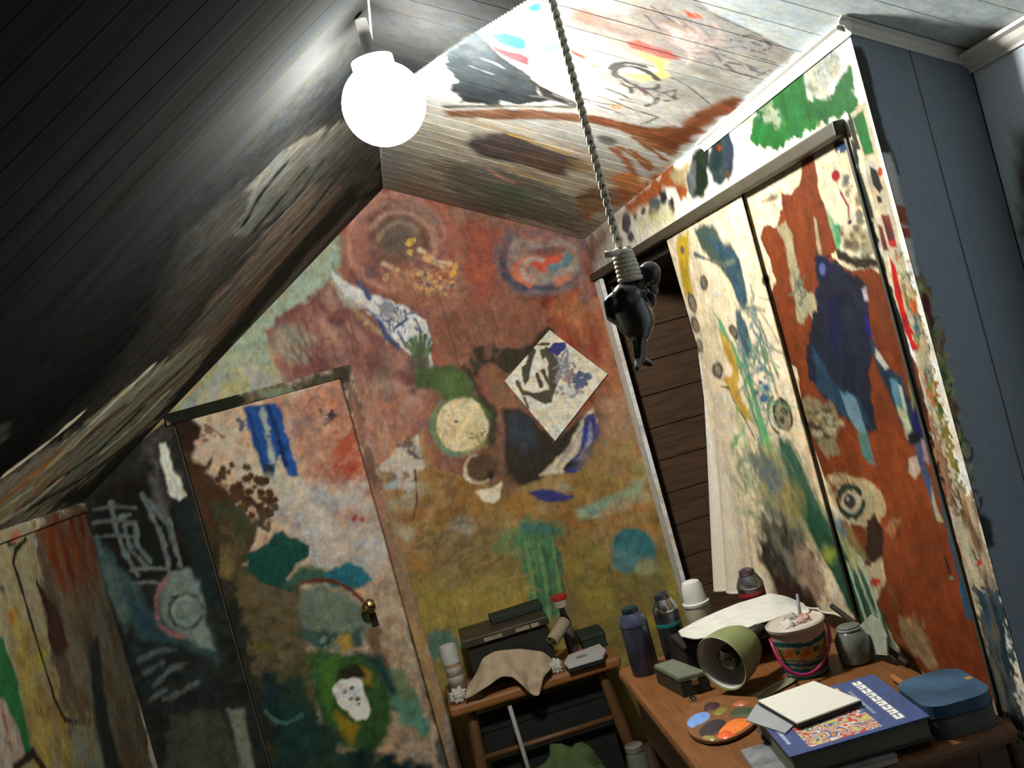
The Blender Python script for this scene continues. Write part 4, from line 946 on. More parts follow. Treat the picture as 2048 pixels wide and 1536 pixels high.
# the low painted door with its casing and knob
door_1 = empty('door_1', (0.5 * (DX0 + DX1), BACK_Y, 0), kind='structure')
us = np.linspace(DX0 + 0.004, DX1 - 0.004, 118); vs = np.linspace(0.02, DZ - 0.03, 270)
U, V = np.meshgrid(us, vs, indexing='ij')
P = S_DOOR.o + U[..., None] * S_DOOR.u + V[..., None] * S_DOOR.v
P[0, :, 1] += .012; P[-1, :, 1] += .012
grid_obj('panel', P, S_DOOR.eval(U, V), M_PAINT, door_1)
def strip_paint(name, S, ua, ub, va, vb, th, parent, step=0.006, m=M_PAINT, bev=0.003, SE=None):
    """a painted moulding strip: front sheet with bent-back edges"""
    nu = max(3, int((ub - ua) / step)); nv = max(3, int((vb - va) / step))
    us = np.concatenate([[ua, ua], np.linspace(ua + bev, ub - bev, nu), [ub, ub]]); vs = np.concatenate([[va, va], np.linspace(va + bev, vb - bev, nv), [vb, vb]])
    U, V = np.meshgrid(us, vs, indexing='ij'); L = np.full(U.shape, th)
    L[0] = L[-1] = 0; L[:, 0] = 0; L[:, -1] = 0
    L[1] = np.minimum(L[1], th - bev); L[-2] = np.minimum(L[-2], th - bev); L[:, 1] = np.minimum(L[:, 1], th - bev); L[:, -2] = np.minimum(L[:, -2], th - bev)
    P = S.o + U[..., None] * S.u + V[..., None] * S.v + L[..., None] * S.n
    return grid_obj(name, P, (SE or S).eval(U, V), m, parent)
# casing paint: green black on top, pinkish grey on the right side
S_CAS = Paint((0, BACK_Y, 0), (1, 0, 0), (0, 0, 1))
S_CAS.fill((0.4, 0.31, 0.25))
S_CAS.mottle('320,840 520,780 700,730 700,770 540,810 350,860', [(84, 80, 60), (110, 96, 80), (60, 60, 44)], sz=16, soft=10)
S_CAS.poly('300,800 420,790 470,785 500,800 460,825 350,860', (30, 34, 24), soft=5, rag=6)
S_CAS.poly('510,780 580,770 600,790 540,806', (110, 124, 104), soft=4, rag=5)
S_CAS.poly('664,730 700,730 700,780 668,775', (70, 60, 50), soft=4, rag=5)
S_CAS.mottle('690,770 720,770 900,1580 860,1580', [(128, 92, 78), (110, 80, 70), (140, 108, 92), (96, 74, 62)], sz=20, soft=6, stretch=4, ang=75)
S_CAS.mottle('760,980 800,980 910,1560 860,1560', [(120, 100, 80), (90, 78, 56), (136, 112, 80)], sz=20, soft=6, stretch=4, ang=75)
strip_paint('casing', S_CAS, DX0 - 0.02, DX1 + 0.045, DZ - 0.03, DZ + 0.012, 0.018, door_1)
strip_paint('casing', S_CAS, DX1 - 0.002, DX1 + 0.045, 0.0, DZ - 0.03, 0.018, door_1)
M_BRASS = mat('tarnished_brass', (0.42, 0.3, 0.12), rough=0.18, metal=1.0, var=0.2)
kx, _, kz = atY(738, 1212, BACK_Y - .04)
Rb = Matrix.Rotation(math.radians(90), 3, 'X')
lathe('knob', [(0.0, -0.004), (0.021, -0.003), (0.021, 0.004), (0.011, 0.012), (0.010, 0.026), (0.021, 0.036), (0.026, 0.048), (0.023, 0.058), (0.012, 0.065), (0.0, 0.066)], M_BRASS, door_1, (kx, BACK_Y - .014, kz), Rb)
M_KEY = mat('dark_keyhole_plate', (0.06, 0.05, 0.04), rough=0.4, metal=0.8)
box('keyhole_plate', (kx + .002, BACK_Y - .014, kz - .058), (0.026, 0.006, 0.05), M_KEY, door_1, 0.002)

# knee wall sheet, end of the closet, wall beside the closet
us = np.linspace(1.6, BACK_Y, 300); vs = np.linspace(0.2, ZL, 200); U, V = np.meshgrid(us, vs, indexing='ij')
P = S_KNEE.o + U[..., None] * S_KNEE.u + V[..., None] * S_KNEE.v
grid_obj('plaster_sheet', P, S_KNEE.eval(U, V), M_PAINT, wall_left)
strip_paint('trim_1', S_KNEE, -0.3, BACK_Y, ZL - 0.035, ZL - 0.003, 0.012, None, step=0.012)['kind'] = 'structure'
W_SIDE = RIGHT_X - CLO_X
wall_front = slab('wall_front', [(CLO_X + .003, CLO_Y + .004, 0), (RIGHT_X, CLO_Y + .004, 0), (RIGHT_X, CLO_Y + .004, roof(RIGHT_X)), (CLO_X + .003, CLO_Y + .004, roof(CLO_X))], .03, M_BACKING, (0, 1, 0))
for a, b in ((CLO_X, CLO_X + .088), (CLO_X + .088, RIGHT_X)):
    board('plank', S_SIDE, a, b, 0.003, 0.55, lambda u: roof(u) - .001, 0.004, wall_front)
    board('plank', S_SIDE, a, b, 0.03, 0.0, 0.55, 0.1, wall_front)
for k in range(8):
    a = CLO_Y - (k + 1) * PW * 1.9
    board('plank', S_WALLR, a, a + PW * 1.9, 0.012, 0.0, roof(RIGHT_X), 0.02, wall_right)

# ------------------------------------------------------------------ closet
wall_closet = empty('wall_closet', (CLO_X, 2.7, 0), kind='structure')
HZ0, HZ1 = 1.745, roof(CLO_X)
U, V = np.meshgrid(np.linspace(CLO_Y, BACK_Y, 520), np.linspace(HZ0, HZ1, 34), indexing='ij')
P = S_CLO.o + U[..., None] * S_CLO.u + V[..., None] * S_CLO.v
grid_obj('header', P, S_CLO.eval(U, V), M_PAINT, wall_closet)
box('header_core', (CLO_X + .023, (CLO_Y + BACK_Y) / 2 + .01, (HZ0 + HZ1) / 2), (.042, BACK_Y - CLO_Y - .04, HZ1 - HZ0 - .01), M_BACKING, wall_closet, 0)
# jamb at the near corner and casing boards at the back corner
U, V = np.meshgrid(np.linspace(CLO_Y, 1.662, 46), np.linspace(0.5, HZ0, 420), indexing='ij')
P = S_CLO.o + U[..., None] * S_CLO.u + V[..., None] * S_CLO.v
jam = grid_obj('jamb', P, S_CLO.eval(U, V), M_PAINT, wall_closet)
box('jamb_core', (CLO_X + .023, 1.618, HZ0 / 2), (.042, .085, HZ0 - .002), M_TRIMGREY, wall_closet, 0)
S_J2 = Paint((CLO_X, 0, 0), (0, 1, 0), (0, 0, 1)); S_J2.fill((0.7, 0.65, 0.56))
S_J2.mottle('1165,560 1210,560 1380,1190 1330,1190', [(176, 168, 150), (168, 160, 142), (184, 176, 156)], sz=30, soft=10, stretch=3, ang=74)
strip_paint('casing', S_J2, 3.768, 3.836, 0.0, HZ0 - .03, 0.014, wall_closet)
strip_paint('casing', S_J2, 3.838, 3.90, 0.0, HZ0 - .03, 0.009, wall_closet)
# sliding track under the header
box('track', (CLO_X - .006, (1.66 + BACK_Y) / 2, HZ0 - .012), (.03, BACK_Y - 1.66, .026), M_TRACK, wall_closet, .004)
# brown boarded inside
for k in range(14):
    z = k * 0.125
    box('plank', ((CLO_X + 1.43) / 2, BACK_Y - .012, z + .0625), (1.43 - CLO_X - .01, .02, .122), M_CLOSETWOOD, wall_closet, .002)
    box('plank', (1.42, (CLO_Y + BACK_Y) / 2, z + .0625), (.02, BACK_Y - CLO_Y - .12, .122), M_CLOSETWOOD, wall_closet, .002)
box('closet_shelf', (1.13, 2.75, 1.70), (.56, 2.2, .02), mat('black_shelf_board', (.02, .017, .012), rough=.8), wall_closet, .002)
# sliding door: painted board with a handle slot
door_2 = empty('door_2', (CLO_X + .01, 1.93, 0), kind='structure')
U, V = np.meshgrid(np.linspace(1.664, 2.214, 190), np.linspace(0.45, HZ0 - .01, 400), indexing='ij')
P = S_CLO.o + U[..., None] * S_CLO.u + V[..., None] * S_CLO.v; P[..., 0] += .006
P[-1, :, 0] += .01; P[-2, :, 0] += .0005
grid_obj('panel', P, S_CLO.eval(U, V), M_PAINT, door_2)
box('panel_core', (CLO_X + .021, 1.94, .87), (.02, .545, 1.7), M_BACKING, door_2, .001)
# slim dark strip standing in for the shadow at the sliding door's near edge
box('edge_shadow_strip', (CLO_X + .001, 1.667, .87), (.012, .010, 1.72), mat('dark_olive_strip', (.045, .047, .034), rough=.5), door_2, .003)
# cornice strips
def cornice(name, a, b, up, out, s=0.03):
    a = Vector(a); b = Vector(b); up = Vector(up).normalized(); out = Vector(out).normalized()
    prof = [(0, 0), (s * 1.1, 0), (s * 1.1, s * .25), (s * .7, s * .45), (s * .5, s * .9), (s * .18, s * 1.25), (s * .18, s * 1.5), (0, s * 1.5)]
    v = [e + out * p + up * -q for e in (a, b) for (p, q) in prof]; k = len(prof)
    f = [(i, (i + 1) % k, k + (i + 1) % k, k + i) for i in range(k)] + [tuple(range(k - 1, -1, -1)), tuple(range(k, 2 * k))]
    o = mesh_obj(name, v, f, M_WHITE); o['kind'] = 'structure'
    bm = bmesh.new(); bm.from_mesh(o.data); bmesh.ops.recalc_face_normals(bm, faces=bm.faces); bm.to_mesh(o.data); bm.free()
    return o
cornice('trim_2', (CLO_X - .001, CLO_Y - .012, HZ1 - .004), (CLO_X - .001, 2.35, HZ1 - .004), (0, 0, 1), (-1, 0, 0), .016)
cornice('trim_3', (CLO_X - .012, CLO_Y - .001, roof(CLO_X - .012) - .002), (RIGHT_X, CLO_Y - .001, roof(RIGHT_X) - .002), (SR, 0, 1), (0, -1, 0), .013)
cornice('trim_4', (RIGHT_X - .001, CLO_Y, roof(RIGHT_X) - .002), (RIGHT_X - .001, -.3, roof(RIGHT_X) - .002), (0, 0, 1), (-1, 0, 0), .02)

# painted cloth hung in the opening, belling out towards its lower left corner
cl = empty('painted_curtain', (CLO_X - .02, 2.6, 0.6), 'hanging cloth painted with spots and green blades, left of the sliding closet door', 'curtain')
na, nt = 150, 300
A, T = np.meshgrid(np.linspace(0, 1, na), np.linspace(0, 1, nt), indexing='ij')      # A: 0 = left (back) edge, T: 0 = top
TL = [0, .22, .45, .7, 1.0]
lx = np.interp(T, [0, .3, .45, .6, .8, 1], [1335, 1396, 1412, 1421, 1431, 1441]); ly = np.interp(T, [0, 1], [480, 1178])
Xc = CLO_X - .002 - (1 - A) ** 1.6 * np.clip((T - .35) / .65, 0, 1) ** 1.3 * .11
Yl = np.zeros_like(T); Zl = np.zeros_like(T)
for j in range(nt):
    p = atX(lx[0, j], ly[0, j], CLO_X - .004 - np.clip((T[0, j] - .35) / .65, 0, 1) ** 1.3 * .11)
    Yl[:, j] = p[1]; Zl[:, j] = p[2]
Yr = 2.19; Zt = 1.73; Zb = 0.765
fold = np.clip((T - .3) / .7, 0, 1) * (.012 * np.sin(A * 19 + T * 2.0) + .008 * np.sin(A * 37 + 1)) * (1 - A) ** .5
Pc = np.stack([Xc - np.abs(fold) - .003, Yl * (1 - A) + Yr * A, Zl * (1 - A) + (Zt + (Zb - Zt) * T) * A], -1)
CU = Pc[..., 1]; CV = Pc[..., 2]
# the drawing rides on the cloth: sample it where the point falls in the closet plane
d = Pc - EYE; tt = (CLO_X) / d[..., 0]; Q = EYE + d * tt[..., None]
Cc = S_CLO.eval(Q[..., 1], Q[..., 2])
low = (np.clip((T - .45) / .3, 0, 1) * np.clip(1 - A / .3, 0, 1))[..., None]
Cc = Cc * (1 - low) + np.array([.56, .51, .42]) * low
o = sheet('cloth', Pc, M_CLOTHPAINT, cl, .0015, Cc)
hem = [(Pc[i, -1, 0], Pc[i, -1, 1], Pc[i, -1, 2]) for i in range(0, na, 3)]
tube('hem', hem, .004, mat('cream_hem', (.5, .46, .38), rough=.9), cl, n=6)

# ------------------------------------------------------------------ lamp
M_GLOBE = mat('lit_opal_globe', (.9, .9, .88), rough=.3, emit=(LAMP_COL, LAMP_POWER / LAMP_R ** 2))
lp = empty('ceiling_lamp', (LAMP[0], LAMP[1], LAMP[2]), 'lit round white globe lamp hanging close under the ridge of the roof', 'lamp')
pr = [(max(0.0, LAMP_R * math.sin(math.radians(a))), -LAMP_R * math.cos(math.radians(a))) for a in range(0, 156, 8)]
lathe('globe', pr, M_GLOBE, lp, LAMP, n=32)
M_LAMPB = mat('grey_lamp_collar', (.3, .3, .29), rough=.5)
zc = LAMP[2] + LAMP_R * .9; zr = roof(LAMP[0]) - .012
lathe('collar', [(.036, 0), (.042, .004), (.042, .016), (.03, .024), (.012, .028), (.012, max(.03, zr - zc))], M_LAMPB, lp, (LAMP[0], LAMP[1], zc), n=24)

# ------------------------------------------------------------------ things on the wall and hanging
def px_sheet(S, quad, lift, n=60):
    """sheet lying on painted plane S, corners given as seen, bilinear grid"""
    q = [S.uv(*p) for p in quad]
    a = np.linspace(0, 1, n)[:, None, None]; b = np.linspace(0, 1, n)[None, :, None]
    UV = (q[0] * (1 - a) + q[1] * a) * (1 - b) + (q[3] * (1 - a) + q[2] * a) * b
    P = S.o + UV[..., :1] * S.u + UV[..., 1:] * S.v + S.n * lift
    return P, UV
S_PAP = Paint((0, BACK_Y, 0), (1, 0, 0), (0, 0, 1)); S = S_PAP
S.fill(S.albedo((204, 198, 182), S.uv(1110, 770)))
S.poly('1088,690 1100,696 1116,716 1122,744 1112,782 1104,806 1090,806 1068,798 1046,790 1034,772 1050,782 1078,786 1096,778 1098,752 1094,722 1084,704', (84, 78, 64), soft=2, rag=5)
S.poly('1056,702 1066,696 1070,704 1064,730 1058,760 1050,770 1040,754 1042,734 1052,728', (80, 78, 64), soft=2, rag=5)
S.poly('1078,700 1088,696 1092,712 1084,720', (90, 84, 70), soft=2, rag=4)
S.line('1074,748 1082,772', (82, 74, 58), 8, soft=1.5, rag=3); S.line('1086,742 1096,768', (82, 74, 58), 8, soft=1.5, rag=3)
S.line('1034,764 1046,790', (90, 84, 66), 6, soft=2, rag=3); S.line('1048,796 1056,816', (100, 92, 74), 4, soft=2)
S.line('1062,684 1076,690 1096,688', (90, 84, 68), 6, soft=2, rag=3)
S.poly('1100,702 1108,690 1120,684 1132,682 1128,700 1114,712', (62, 62, 112), soft=2, rag=6)
S.scrib(1130, 744, 22, 30, (130, 128, 134), n=20, w=4, seed=90, soft=2)
S.spots(1162, 764, 20, 18, (92, 98, 122), n=18, r0=3, r1=7, seed=91, soft=2)
S.spots(1136, 754, 14, 14, (140, 124, 124), n=8, r0=2, r1=5, seed=92, soft=2)
S.spots(1136, 790, 30, 18, (140, 140, 148), n=12, r0=2, r1=5, seed=93, soft=2)
P, UV = px_sheet(S, [(1098, 660), (1214, 748), (1109, 882), (1008, 762)], 0.006, 90)
t = np.linspace(0, 1, 90); P[..., 1] -= (.004 * (np.abs(t[:, None] - .5) * 2) ** 4 + .004 * (np.abs(t[None] - .5) * 2) ** 4)
o = sheet('paper_sheet', P[::-1], M_PAINT, None, .0008, S.eval(UV[..., 0], UV[..., 1])[::-1])
tag(o, 'white square paper stuck cornerwise on the red wall, drawn with a grey hand shape', 'paper')

M_ROPE = mat('grey_twisted_rope', (0.62, 0.57, 0.46), rough=.85, var=.3, scale=300)
RY = 1.5
rp_top = atY(1105, 0, RY); rp_bot = atY(1241, 505, RY)
ztop = roof(rp_top[0]) - .002
rope = empty('rope', (rp_bot[0], RY, rp_bot[2]), 'grey twisted rope hanging from the painted roof with a knotted noose at its end', 'rope')
nst = 150; L = ztop - rp_bot[2]
for k in range(3):
    path = []
    for i in range(nst):
        f = i / (nst - 1); a = f * L / .021 * 2 * math.pi / 1.9 + k * 2.094
        path.append((rp_bot[0] + (rp_top[0] - rp_bot[0]) * f + .0030 * math.cos(a), RY + .0030 * math.sin(a), rp_bot[2] + L * f))
    tube('strand', path, .0032, M_ROPE, rope, n=6)
kx, kz = rp_bot[0], rp_bot[2]
def PY(x, y, d=0.0):
    p = atY(x, y, RY); return Vector((p[0], p[1] + d, p[2]))
c0 = PY(1243, 500); c1 = PY(1262, 560)
path = []
for i in range(120):
    f = i / 119; a = f * 2 * math.pi * 7; r = .0115 + .004 * f
    c = c0.lerp(c1, f); path.append((c.x + r * math.cos(a), c.y + r * math.sin(a), c.z))
tube('coil', path, .0042, M_ROPE, rope, n=7)
tube('rope_end', [PY(1246, 508), PY(1232, 506, -.012), PY(1220, 511, -.015), PY(1207, 511, -.012)], [.005, .0055, .005, .0055], M_ROPE, rope, n=8)
tube('coil_core', [c0, c0.lerp(c1, .5), c1], [.0105, .012, .013], M_ROPE, rope, n=10)

def blob(name, parts, m, parent=None, vox=.003, smooth=6):
    """several tapered limbs and masses fused into one continuous skin"""
    bm = bmesh.new()
    for kind, a in parts:
        if kind == 'ball':
            c, r = a; mt = Matrix.Translation(c) @ Matrix.Diagonal((r[0], r[1], r[2], 1))
            bmesh.ops.create_icosphere(bm, subdivisions=3, radius=1.0, matrix=mt)
        else:
            pts_, rad = a
            for i in range(len(pts_) - 1):
                p, q = Vector(pts_[i]), Vector(pts_[i + 1]); d = q - p
                rot = d.to_track_quat('Z', 'Y').to_matrix().to_4x4()
                bmesh.ops.create_cone(bm, cap_ends=True, segments=14, radius1=rad[i], radius2=rad[i + 1], depth=d.length, matrix=Matrix.Translation((p + q) / 2) @ rot)
                bmesh.ops.create_icosphere(bm, subdivisions=2, radius=rad[i + 1], matrix=Matrix.Translation(q))
                if i == 0: bmesh.ops.create_icosphere(bm, subdivisions=2, radius=rad[0], matrix=Matrix.Translation(p))
    me = bpy.data.meshes.new(name + '_t'); bm.to_mesh(me); bm.free()
    t = bpy.data.objects.new(name + '_t', me); COL.objects.link(t)
    md = t.modifiers.new('r', 'REMESH'); md.mode = 'VOXEL'; md.voxel_size = vox
    sm = t.modifiers.new('s', 'SMOOTH'); sm.iterations = smooth; sm.factor = .5
    dg = bpy.context.evaluated_depsgraph_get(); ev = t.evaluated_get(dg)
    out = bpy.data.meshes.new_from_object(ev); out.name = name
    bpy.data.objects.remove(t); bpy.data.meshes.remove(me)
    return link(name, out, m, parent, smooth=True)
M_TOY = mat('glossy_dark_plastic', (0.01452, 0.01716, 0.01584), rough=.22, spec=.6, var=.3, coat=.6)
M_TOYH = mat('green_black_plastic', (0.0132, 0.02244, 0.0198), rough=.3, spec=.5, var=.2)
fig = empty('toy_figure', tuple(PY(1278, 735)), 'dark glossy toy figure hanging by its neck from the rope, head sagging to the right', 'toy')
V3 = PY
blob('body', [('ball', (V3(1262, 618), (.028, .026, .034))), ('ball', (V3(1256, 592), (.024, .022, .022))), ('ball', (V3(1270, 636), (.028, .025, .033))), ('ball', (V3(1276, 658), (.019, .019, .022))),
              ('limb', ([V3(1262, 572), V3(1258, 590)], [.011, .016])),
              ('limb', ([V3(1240, 588, .004), V3(1222, 604, .01), V3(1226, 632, .006), V3(1246, 650, -.004)], [.010, .0095, .009, .007])),
              ('limb', ([V3(1284, 586), V3(1302, 606, .004), V3(1300, 592, -.012)], [.011, .0085, .006])),
              ('limb', ([V3(1276, 664, -.004), V3(1276, 692, -.004), V3(1276, 718, -.003)], [.013, .0092, .007])),
              ('limb', ([V3(1284, 664, .008), V3(1285, 692, .008), V3(1284, 718, .007)], [.012, .009, .007])),
              ('limb', ([V3(1276, 720, -.003), V3(1270, 738, -.016)], [.0075, .005])),
              ('limb', ([V3(1284, 720, .007), V3(1302, 729, .0)], [.0075, .0045]))], M_TOY, fig, .0022, 4)
blob('head', [('ball', (V3(1299, 545), (.0165, .0165, .0165))), ('ball', (V3(1306, 556, .004), (.0115, .012, .0125))), ('limb', ([V3(1290, 560), V3(1272, 574)], [.008, .010])),
              ('ball', (V3(1315, 556, .012), (.004, .004, .003))), ('ball', (V3(1289, 552, .012), (.003, .004, .005)))], M_TOYH, fig, .0018, 3)
blob('hand', [('ball', (V3(1305, 583, -.012), (.0065, .006, .007)))] + [('limb', ([V3(1305, 583, -.012), V3(1309 - 3 * k, 574 + abs(k - 1), -.016)], [.003, .0018])) for k in range(4)], mat('grey_plastic_hand', (0.132, 0.132, 0.1188), rough=.5), fig, .0012, 2)

# ------------------------------------------------------------------ bench by the back wall
M_BENCH = mat('honey_pine', (0.2376, 0.099, 0.0297), rough=.45, var=.2, scale=5, stretch=(2, 30, 30))
M_BENCHD = mat('brown_turned_leg', (0.1122, 0.0528, 0.0198), rough=.5, var=.2)
bx0, bx1, by0, by1, bz = -.122, .478, 3.50, 3.80, .452
bench = empty('wooden_bench', ((bx0 + bx1) / 2, 3.66, 0), 'small orange brown wooden bench against the yellow wall, loaded with painting clutter', 'bench')
box('seat', ((bx0 + bx1) / 2, (by0 + by1) / 2, bz - .018), (bx1 - bx0, by1 - by0, .036), M_BENCH, bench, .010)
legs = []
for sx in (0, 1):
    for sy in (0, 1):
        tp = (bx0 + .07 + sx * (bx1 - bx0 - .14), by0 + .06 + sy * (by1 - by0 - .12), bz - .03)
        bt = (bx0 + .035 + sx * (bx1 - bx0 - .07), by0 + .02 + sy * (by1 - by0 - .04), 0.0)
        legs.append((Vector(tp), Vector(bt)))
        tube('leg', [Vector(tp).lerp(Vector(bt), f) for f in (0, .15, .5, .85, 1)], [.014, .018, .021, .016, .013], M_BENCHD, bench, n=12)
def at_leg(i, f): return legs[i][0].lerp(legs[i][1], f)
tube('stretcher', [at_leg(0, .55), at_leg(1, .55)], .010, M_BENCHD, bench)
tube('stretcher', [at_leg(2, .55), at_leg(3, .55)], .010, M_BENCHD, bench)
tube('stretcher', [at_leg(0, .42), at_leg(2, .42)], .010, M_BENCHD, bench)
tube('stretcher', [at_leg(1, .42), at_leg(3, .42)], .010, M_BENCHD, bench)

M_DKWOOD = mat('dark_stained_case', (0.0363, 0.02772, 0.01716), rough=.55, var=.3, scale=12)
M_DKGREEN = mat('dark_green_cloth_board', (0.0132, 0.0231, 0.01716), rough=.7)
M_LABEL = mat('stained_label', (0.2112, 0.1848, 0.1188), rough=.8, var=.3)
case = empty('wooden_case', (.13, 3.7, bz), 'dark wooden paint case with an overhanging lid standing on the bench', 'case')
box('body', (.13, 3.70, bz + .075), (.285, .18, .148), mat('black_case_side', (0.01452, 0.0132, 0.01056), rough=.6), case, .004)
box('lid', (.13, 3.695, bz + .165), (.31, .20, .03), M_DKWOOD, case, .005)
for x, w in ((.085, .065), (.19, .05), (.235, .03)):
    box('label', (x, 3.593, bz + .162), (w, .003, .014), M_LABEL, case, .001)
o = box('book', (.19, 3.745, bz + .192), (.19, .09, .022), M_DKGREEN, None, .003, rz=.05); tag(o, 'thin dark board lying on the back of the wooden case lid', 'board')
o = empty('dark_green_box', (.40, 3.72, bz), 'dark green flat box on the right end of the bench behind the white notepad', 'box')
box('base', (.426, 3.72, bz + .02), (.085, .12, .04), M_DKGREEN, o, .004); box('lid', (.426, 3.72, bz + .046), (.09, .126, .016), M_DKGREEN, o, .004)
# bottle with a red cap, standing on the case
zt = bz + .180
M_BOTW = mat('milky_plastic', (0.3036, 0.2772, 0.2178), rough=.45); M_RED = mat('red_plastic_cap', (0.3432, 0.0198, 0.0165), rough=.4)
b = atY(1130, 1240, 3.66)
bt = empty('glue_bottle', (b[0], 3.655, zt), 'milky bottle with a square red cap standing on the dark wooden case', 'bottle')
ht = atY(1123, 1188, 3.655)[2] - zt
lathe('body', [(.022, 0), (.026, .003), (.026, ht * .56), (.024, ht * .6), (.022, ht * .64), (.022, ht * .66)], M_BOTW, bt, (b[0], 3.655, zt))
lathe('cap', [(.026, ht * .64), (.028, ht * .66), (.028, ht * .96), (.026, ht)], M_RED, bt, (b[0], 3.655, zt), n=14)
for k in range(14):
    a = k * 2 * math.pi / 14
    box('ridge', (b[0] + .0278 * math.cos(a), 3.655 + .0278 * math.sin(a), zt + ht * .81), (.003, .002, ht * .26), M_RED, bt, 0, rz=a)
q = atY(1156, 1225, 3.73); q[0] = min(q[0], .352); zt = bz; g = empty('grey_bottle', (q[0], 3.73, zt), 'slim grey lilac bottle behind the red capped one', 'bottle')
hq = atY(1150, 1198, 3.73)[2] - zt
lathe('body', [(.017, 0), (.020, .004), (.020, hq * .6), (.012, hq * .78)], mat('lilac_grey_plastic', (0.1122, 0.1023, 0.1122), rough=.5), g, (q[0], 3.73, zt), n=18)
lathe('cap', [(.010, hq * .77), (.011, hq * .8), (.010, hq)], mat('pale_cap', (0.198, 0.1914, 0.1848), rough=.5), g, (q[0], 3.73, zt), n=14)
# cardboard tube resting on the lid's edge, its open end to the front
p0 = Vector(atY(1104, 1283, 3.575)); p1 = Vector(atY(1130, 1243, 3.63)); d = (p1 - p0).normalized()
tb = empty('cardboard_tube', tuple(p0), 'beige cardboard tube leaning down from the lid of the dark case', 'tube')
rot = d.to_track_quat('Z', 'Y').to_matrix()
ln = (p1 - p0).length
lathe('wall', [(.017, 0), (.0225, 0), (.0225, ln), (.017, ln), (.017, 0.0015)], mat('beige_card', (0.2772, 0.2244, 0.1452), rough=.85), tb, p0, rot, n=20, caps=False)
lathe('end_plug', [(.0, -.001), (.009, -.001), (.009, .004), (0, .004)], mat('grey_plug', (0.0858, 0.0792, 0.0594), rough=.8), tb, p0, rot, n=14)
# cloth over the front of the case
def curve(p, n):
    p = np.array(p, float); s = np.concatenate([[0], np.cumsum(np.hypot(*np.diff(p, axis=0).T))]); s /= s[-1]
    t = np.linspace(0, 1, n); return np.stack([np.interp(t, s, p[:, 0]), np.interp(t, s, p[:, 1])], 1)
def smooth1(a, k=3):
    for _ in range(k): a[1:-1] = (a[:-2] + 2 * a[1:-1] + a[2:]) / 4
    return a
def drape(name, up, dn, yu, yd, m, parent, n=56, k=26, wr=.008, seed=3, th=.0016, belly=.0, floor_z=0.452, edge_y=3.50):
    A = smooth1(curve(up, n)); B = smooth1(curve(dn, n)); P = np.zeros((n, k, 3))
    for i in range(n):
        for j in range(k):
            f = j / (k - 1); x = A[i] * (1 - f) + B[i] * f
            u, v = i / n, f
            w = wr * (math.sin(u * 31 + v * 3 + seed) * .5 + math.sin(u * 17 - v * 5 + seed * 2) * .6 + (float(fbm(np.array(u * 9 + seed), np.array(v * 4.0))) - .5) * 1.6)
            p = atY(x[0], x[1], yu + (yd - yu) * f - belly * math.sin(math.pi * f) + w)
            if p[2] < floor_z + .004: p = atY(x[0], x[1], min(p[1], edge_y - .006))
            P[i, j] = p
    return sheet(name, P, m, parent, th)
M_RAG = mat('beige_rag', (0.3696, 0.2904, 0.1914), rough=.9, var=.12, scale=40, bump=.2)
r_ = drape('rag', [(936, 1372), (942, 1364), (952, 1350), (966, 1316), (990, 1303), (1034, 1297), (1084, 1303), (1104, 1318), (1108, 1326)],
         [(930, 1398), (942, 1394), (956, 1385), (980, 1370), (1002, 1353), (1026, 1354), (1050, 1376), (1062, 1390), (1078, 1394), (1088, 1352), (1100, 1340)], 3.575, 3.478, M_RAG, None, wr=.009)
tag(r_, 'beige rag draped over the bench in front of the dark case, one corner hanging down', 'rag')
M_TISSUE = mat('white_tissue', (0.4356, 0.4158, 0.3696), rough=.9, bump=.3, scale=60)
def crumple(name, c, s, m, seed, parent=None):
    bm = bmesh.new(); bmesh.ops.create_icosphere(bm, subdivisions=4, radius=1.0)
    for v in bm.verts:
        n_ = v.co.copy(); f = 1 + .55 * (float(fbm(np.array(n_.x * 2.2 + seed), np.array(n_.y * 2.2 + n_.z * 1.7))) - .5) + .25 * (abs(math.sin(n_.x * 5 + seed)) * abs(math.cos(n_.z * 6 + n_.y * 4)) - .3)
        v.co = Vector((n_.x * s[0], n_.y * s[1], max(n_.z, -.75) * s[2])) * f + Vector(c)
    return bm_obj(name, bm, m, parent, smooth=True)
p = atY(922, 1390, 3.50); o = crumple('tissue', (p[0] - .012, 3.535, bz + .022), (.028, .024, .026), M_TISSUE, 3); tag(o, 'crumpled white tissue at the left front corner of the bench', 'tissue')
p = atY(1110, 1330, 3.55); o = crumple('tissue', (p[0], 3.535, bz + .018), (.026, .022, .024), M_TISSUE, 8); tag(o, 'small wad of pale paper between the rag and the notepad', 'tissue')
# striped can at the left end
p0 = Vector(atY(917, 1372, 3.63)); p0.z = bz + .003; p1 = Vector(atY(893, 1288, 3.64)); d = p1 - p0; ln = d.length; rot = d.normalized().to_track_quat('Z', 'Y').to_matrix()
sc = empty('striped_spray_can', tuple(p0), 'white capped spray can with grey and brown stripes at the left end of the bench', 'spray can')
M_CAPW = mat('white_can_cap', (0.4092, 0.4092, 0.3828), rough=.5)
for (a, b_, r, mm, nm) in ((0, .24, .029, (.15, .10, .08), 'band'), (.24, .36, .029, (.33, .32, .30), 'band'), (.36, .44, .029, (.2, .14, .1), 'band'), (.44, .54, .029, (.34, .33, .31), 'band'), (.54, .6, .029, (.32, .2, .11), 'band')):
    lathe(nm, [(r * .98, a * ln), (r, a * ln + .001), (r, b_ * ln - .001), (r * .98, b_ * ln)], mat('can_band', mm, rough=.4), sc, p0, rot, n=22)
lathe('cap', [(.029, .6 * ln), (.031, .61 * ln), (.031, .9 * ln), (.028, .97 * ln), (.018, ln)], M_CAPW, sc, p0, rot, n=22)
